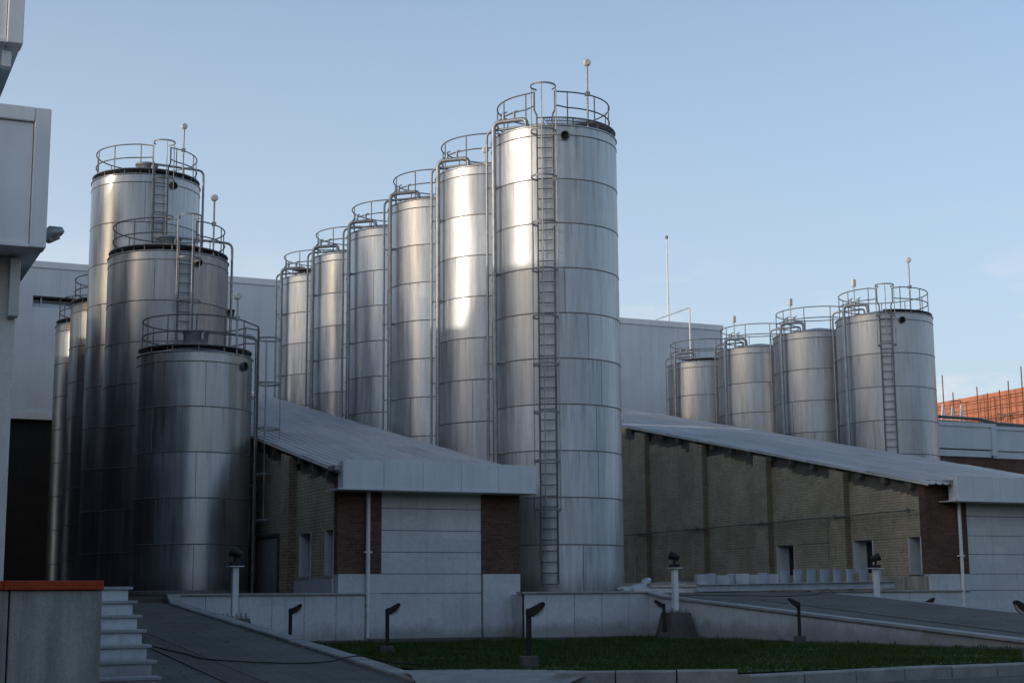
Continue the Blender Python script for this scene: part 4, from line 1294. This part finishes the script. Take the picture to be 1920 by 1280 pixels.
sack(21.2, 38.3, 0.36, 0.22, 0.12, 2, 'large crumpled white sack lying beside the steel bars', 0.4)
o = sack(21.5, 38.35, 0.20, 0.11, 0.08, 3, 'white sack with its end raised on top of the large sack', 0.6)
o.location.z = PZ + 0.30; o.rotation_euler = (0, -0.55, 0.5)

# ------------------------------------------------------------------ far right: banded building, unfinished block building, scaffold
t = empty('banded_building', (55, 60, PZ), 'low building with a wide white parapet band over dark brick, far right', 'building')
inv = (-55, -60, -PZ)
mb = MB()
mb.box((45, 60.0, 8.36), (53.55, 60.4, 9.62)); mb.box((53.56, 60.25, 8.36), (75, 60.6, 9.55))
mb.box((45, 59.94, 9.45), (53.55, 60.42, 9.65)); mb.box((53.3, 59.95, 8.05), (53.62, 60.3, 9.64)); mb.box((53.63, 60.19, 9.4), (75, 60.62, 9.57))
mb.box((45, 60.05, 7.98), (53.29, 60.4, 8.3)); mb.box((53.63, 60.3, 7.98), (75, 60.6, 8.28))
mb.box((45, 60.42, 7.95), (75, 69.5, 8.6))
mb.build('parapet', 'clad', t, inv)
mb = MB(); mb.box((45, 60.15, PZ - 0.3), (53.4, 60.4, 7.97)); mb.box((53.41, 60.38, PZ - 0.3), (75, 69.0, 7.96)); mb.build('wall', 'rbrick', t, inv)
mb = MB(); mb.box((54.9, 60.34, 5.9), (56.4, 60.375, 7.15)); w = mb.build('window', 'glass', t, inv)
mb = MB()
for a in ((54.84, 60.32, 7.15, 56.46, 60.37, 7.21), (54.84, 60.32, 5.9, 54.9, 60.37, 7.149), (56.4, 60.32, 5.9, 56.46, 60.37, 7.149)): mb.box(a[:3], a[3:])
mb.build('frame', 'white', w)
t = empty('pipe_rack', (55, 66, 8.6), 'run of pipes on low supports on the banded building roof', 'pipes')
for k in range(4):
    mb = MB(); mb.tube([(-3, 0.35 * (k // 2), 2.2 - 0.24 * (k % 2)), (2.9, 0.35 * (k // 2), 2.15 - 0.26 * (k % 2)), (4.1, 0.35 * (k // 2), 1.95 - 0.1 * (k % 2)), (9, 0.35 * (k // 2), 1.85 - 0.1 * (k % 2))], 0.055, 8); mb.build('pipe', 'rail', t)
for x in (-2, -0.2, 1.3, 2.7, 3.8, 5.6, 7.4):
    mb = MB(); mb.box((x, -0.1, 0), (x + 0.08, 0.5, 1.8 if x < 3 else 1.68)); mb.build('support', 'white', t)
for i, (x, lab) in enumerate(((56.78, 'white trestle nearest the tank, on the banded building roof'), (57.42, 'middle white trestle of three on the banded building roof'), (58.05, 'right hand white trestle of three on the banded building roof'))):
    t = empty('roof_trestle', (x, 67.6, 8.6), lab, 'trestle', 'white trestles on the far roof')
    for q in (-0.45, 0.45):
        mb = MB(); mb.tube([(q, 0, 0), (0.0, 0.0, 3.08 - 0.1 * (i == 1))], 0.05, 6); mb.build('leg', 'white', t)
    mb = MB(); mb.tube([(-0.22, 0, 1.6), (0.22, 0, 1.6)], 0.04, 6); mb.build('cross_bar', 'white', t)
t = empty('unfinished_building', (86, 95, PZ), 'sunlit terracotta block building under construction at the far right', 'building')
inv = (-86, -95, -PZ)
mb = MB(); mb.box((85.0, 60.0, -1.4), (105.0, 130.0, 17.1)); mb.build('wall', 'terra', t, inv)
mb = MB(); mb.box((84.9, 60.0, 14.1), (84.998, 130.0, 14.25)); mb.build('slab_edge', 'terra', t, inv)
t = empty('scaffolding', (84.3, 95, 0), 'rusty scaffold poles in front of the terracotta wall', 'scaffold')
for (y, zt) in ((100.14, 19.14), (98.96, 17.58), (96.23, 17.67), (95.11, 17.02), (93.72, 17.1), (92.72, 17.68), (91.24, 18.6), (97.5, 16.4), (95.85, 16.5), (94.7, 16.6), (94.2, 16.6), (92.45, 16.75), (101.2, 16.5)):
    mb = MB(); mb.tube([(0, y - 95, -0.1), (0, y - 95 + random.uniform(-0.1, 0.1), zt)], 0.045 if zt > 16.9 else 0.03, 6); mb.build('pole', 'rust', t)
for z0, z1 in ((13.9, 14.3), (15.0, 15.35), (15.8, 16.0), (16.55, 16.6), (14.5, 15.6)):
    mb = MB(); mb.tube([(-0.1, -35, z0), (-0.1, 40, z1)], 0.035, 6); mb.build('ledger', 'rust', t)
mb = MB(); mb.tube([(-0.15, 99, 17.3 - 0), (-0.15, 101.6, 17.25)] if False else [(-0.15, 3.0, 16.74), (-0.15, 4.1, 16.88)], 0.055, 6); mb.tube([(-0.15, -3.3, 15.12), (-0.15, -0.9, 14.76)], 0.035, 6); mb.tube([(-0.15, -2.28, 14.94), (-0.15, -1.2, 15.26)], 0.05, 6); mb.build('brace', 'rail', t)
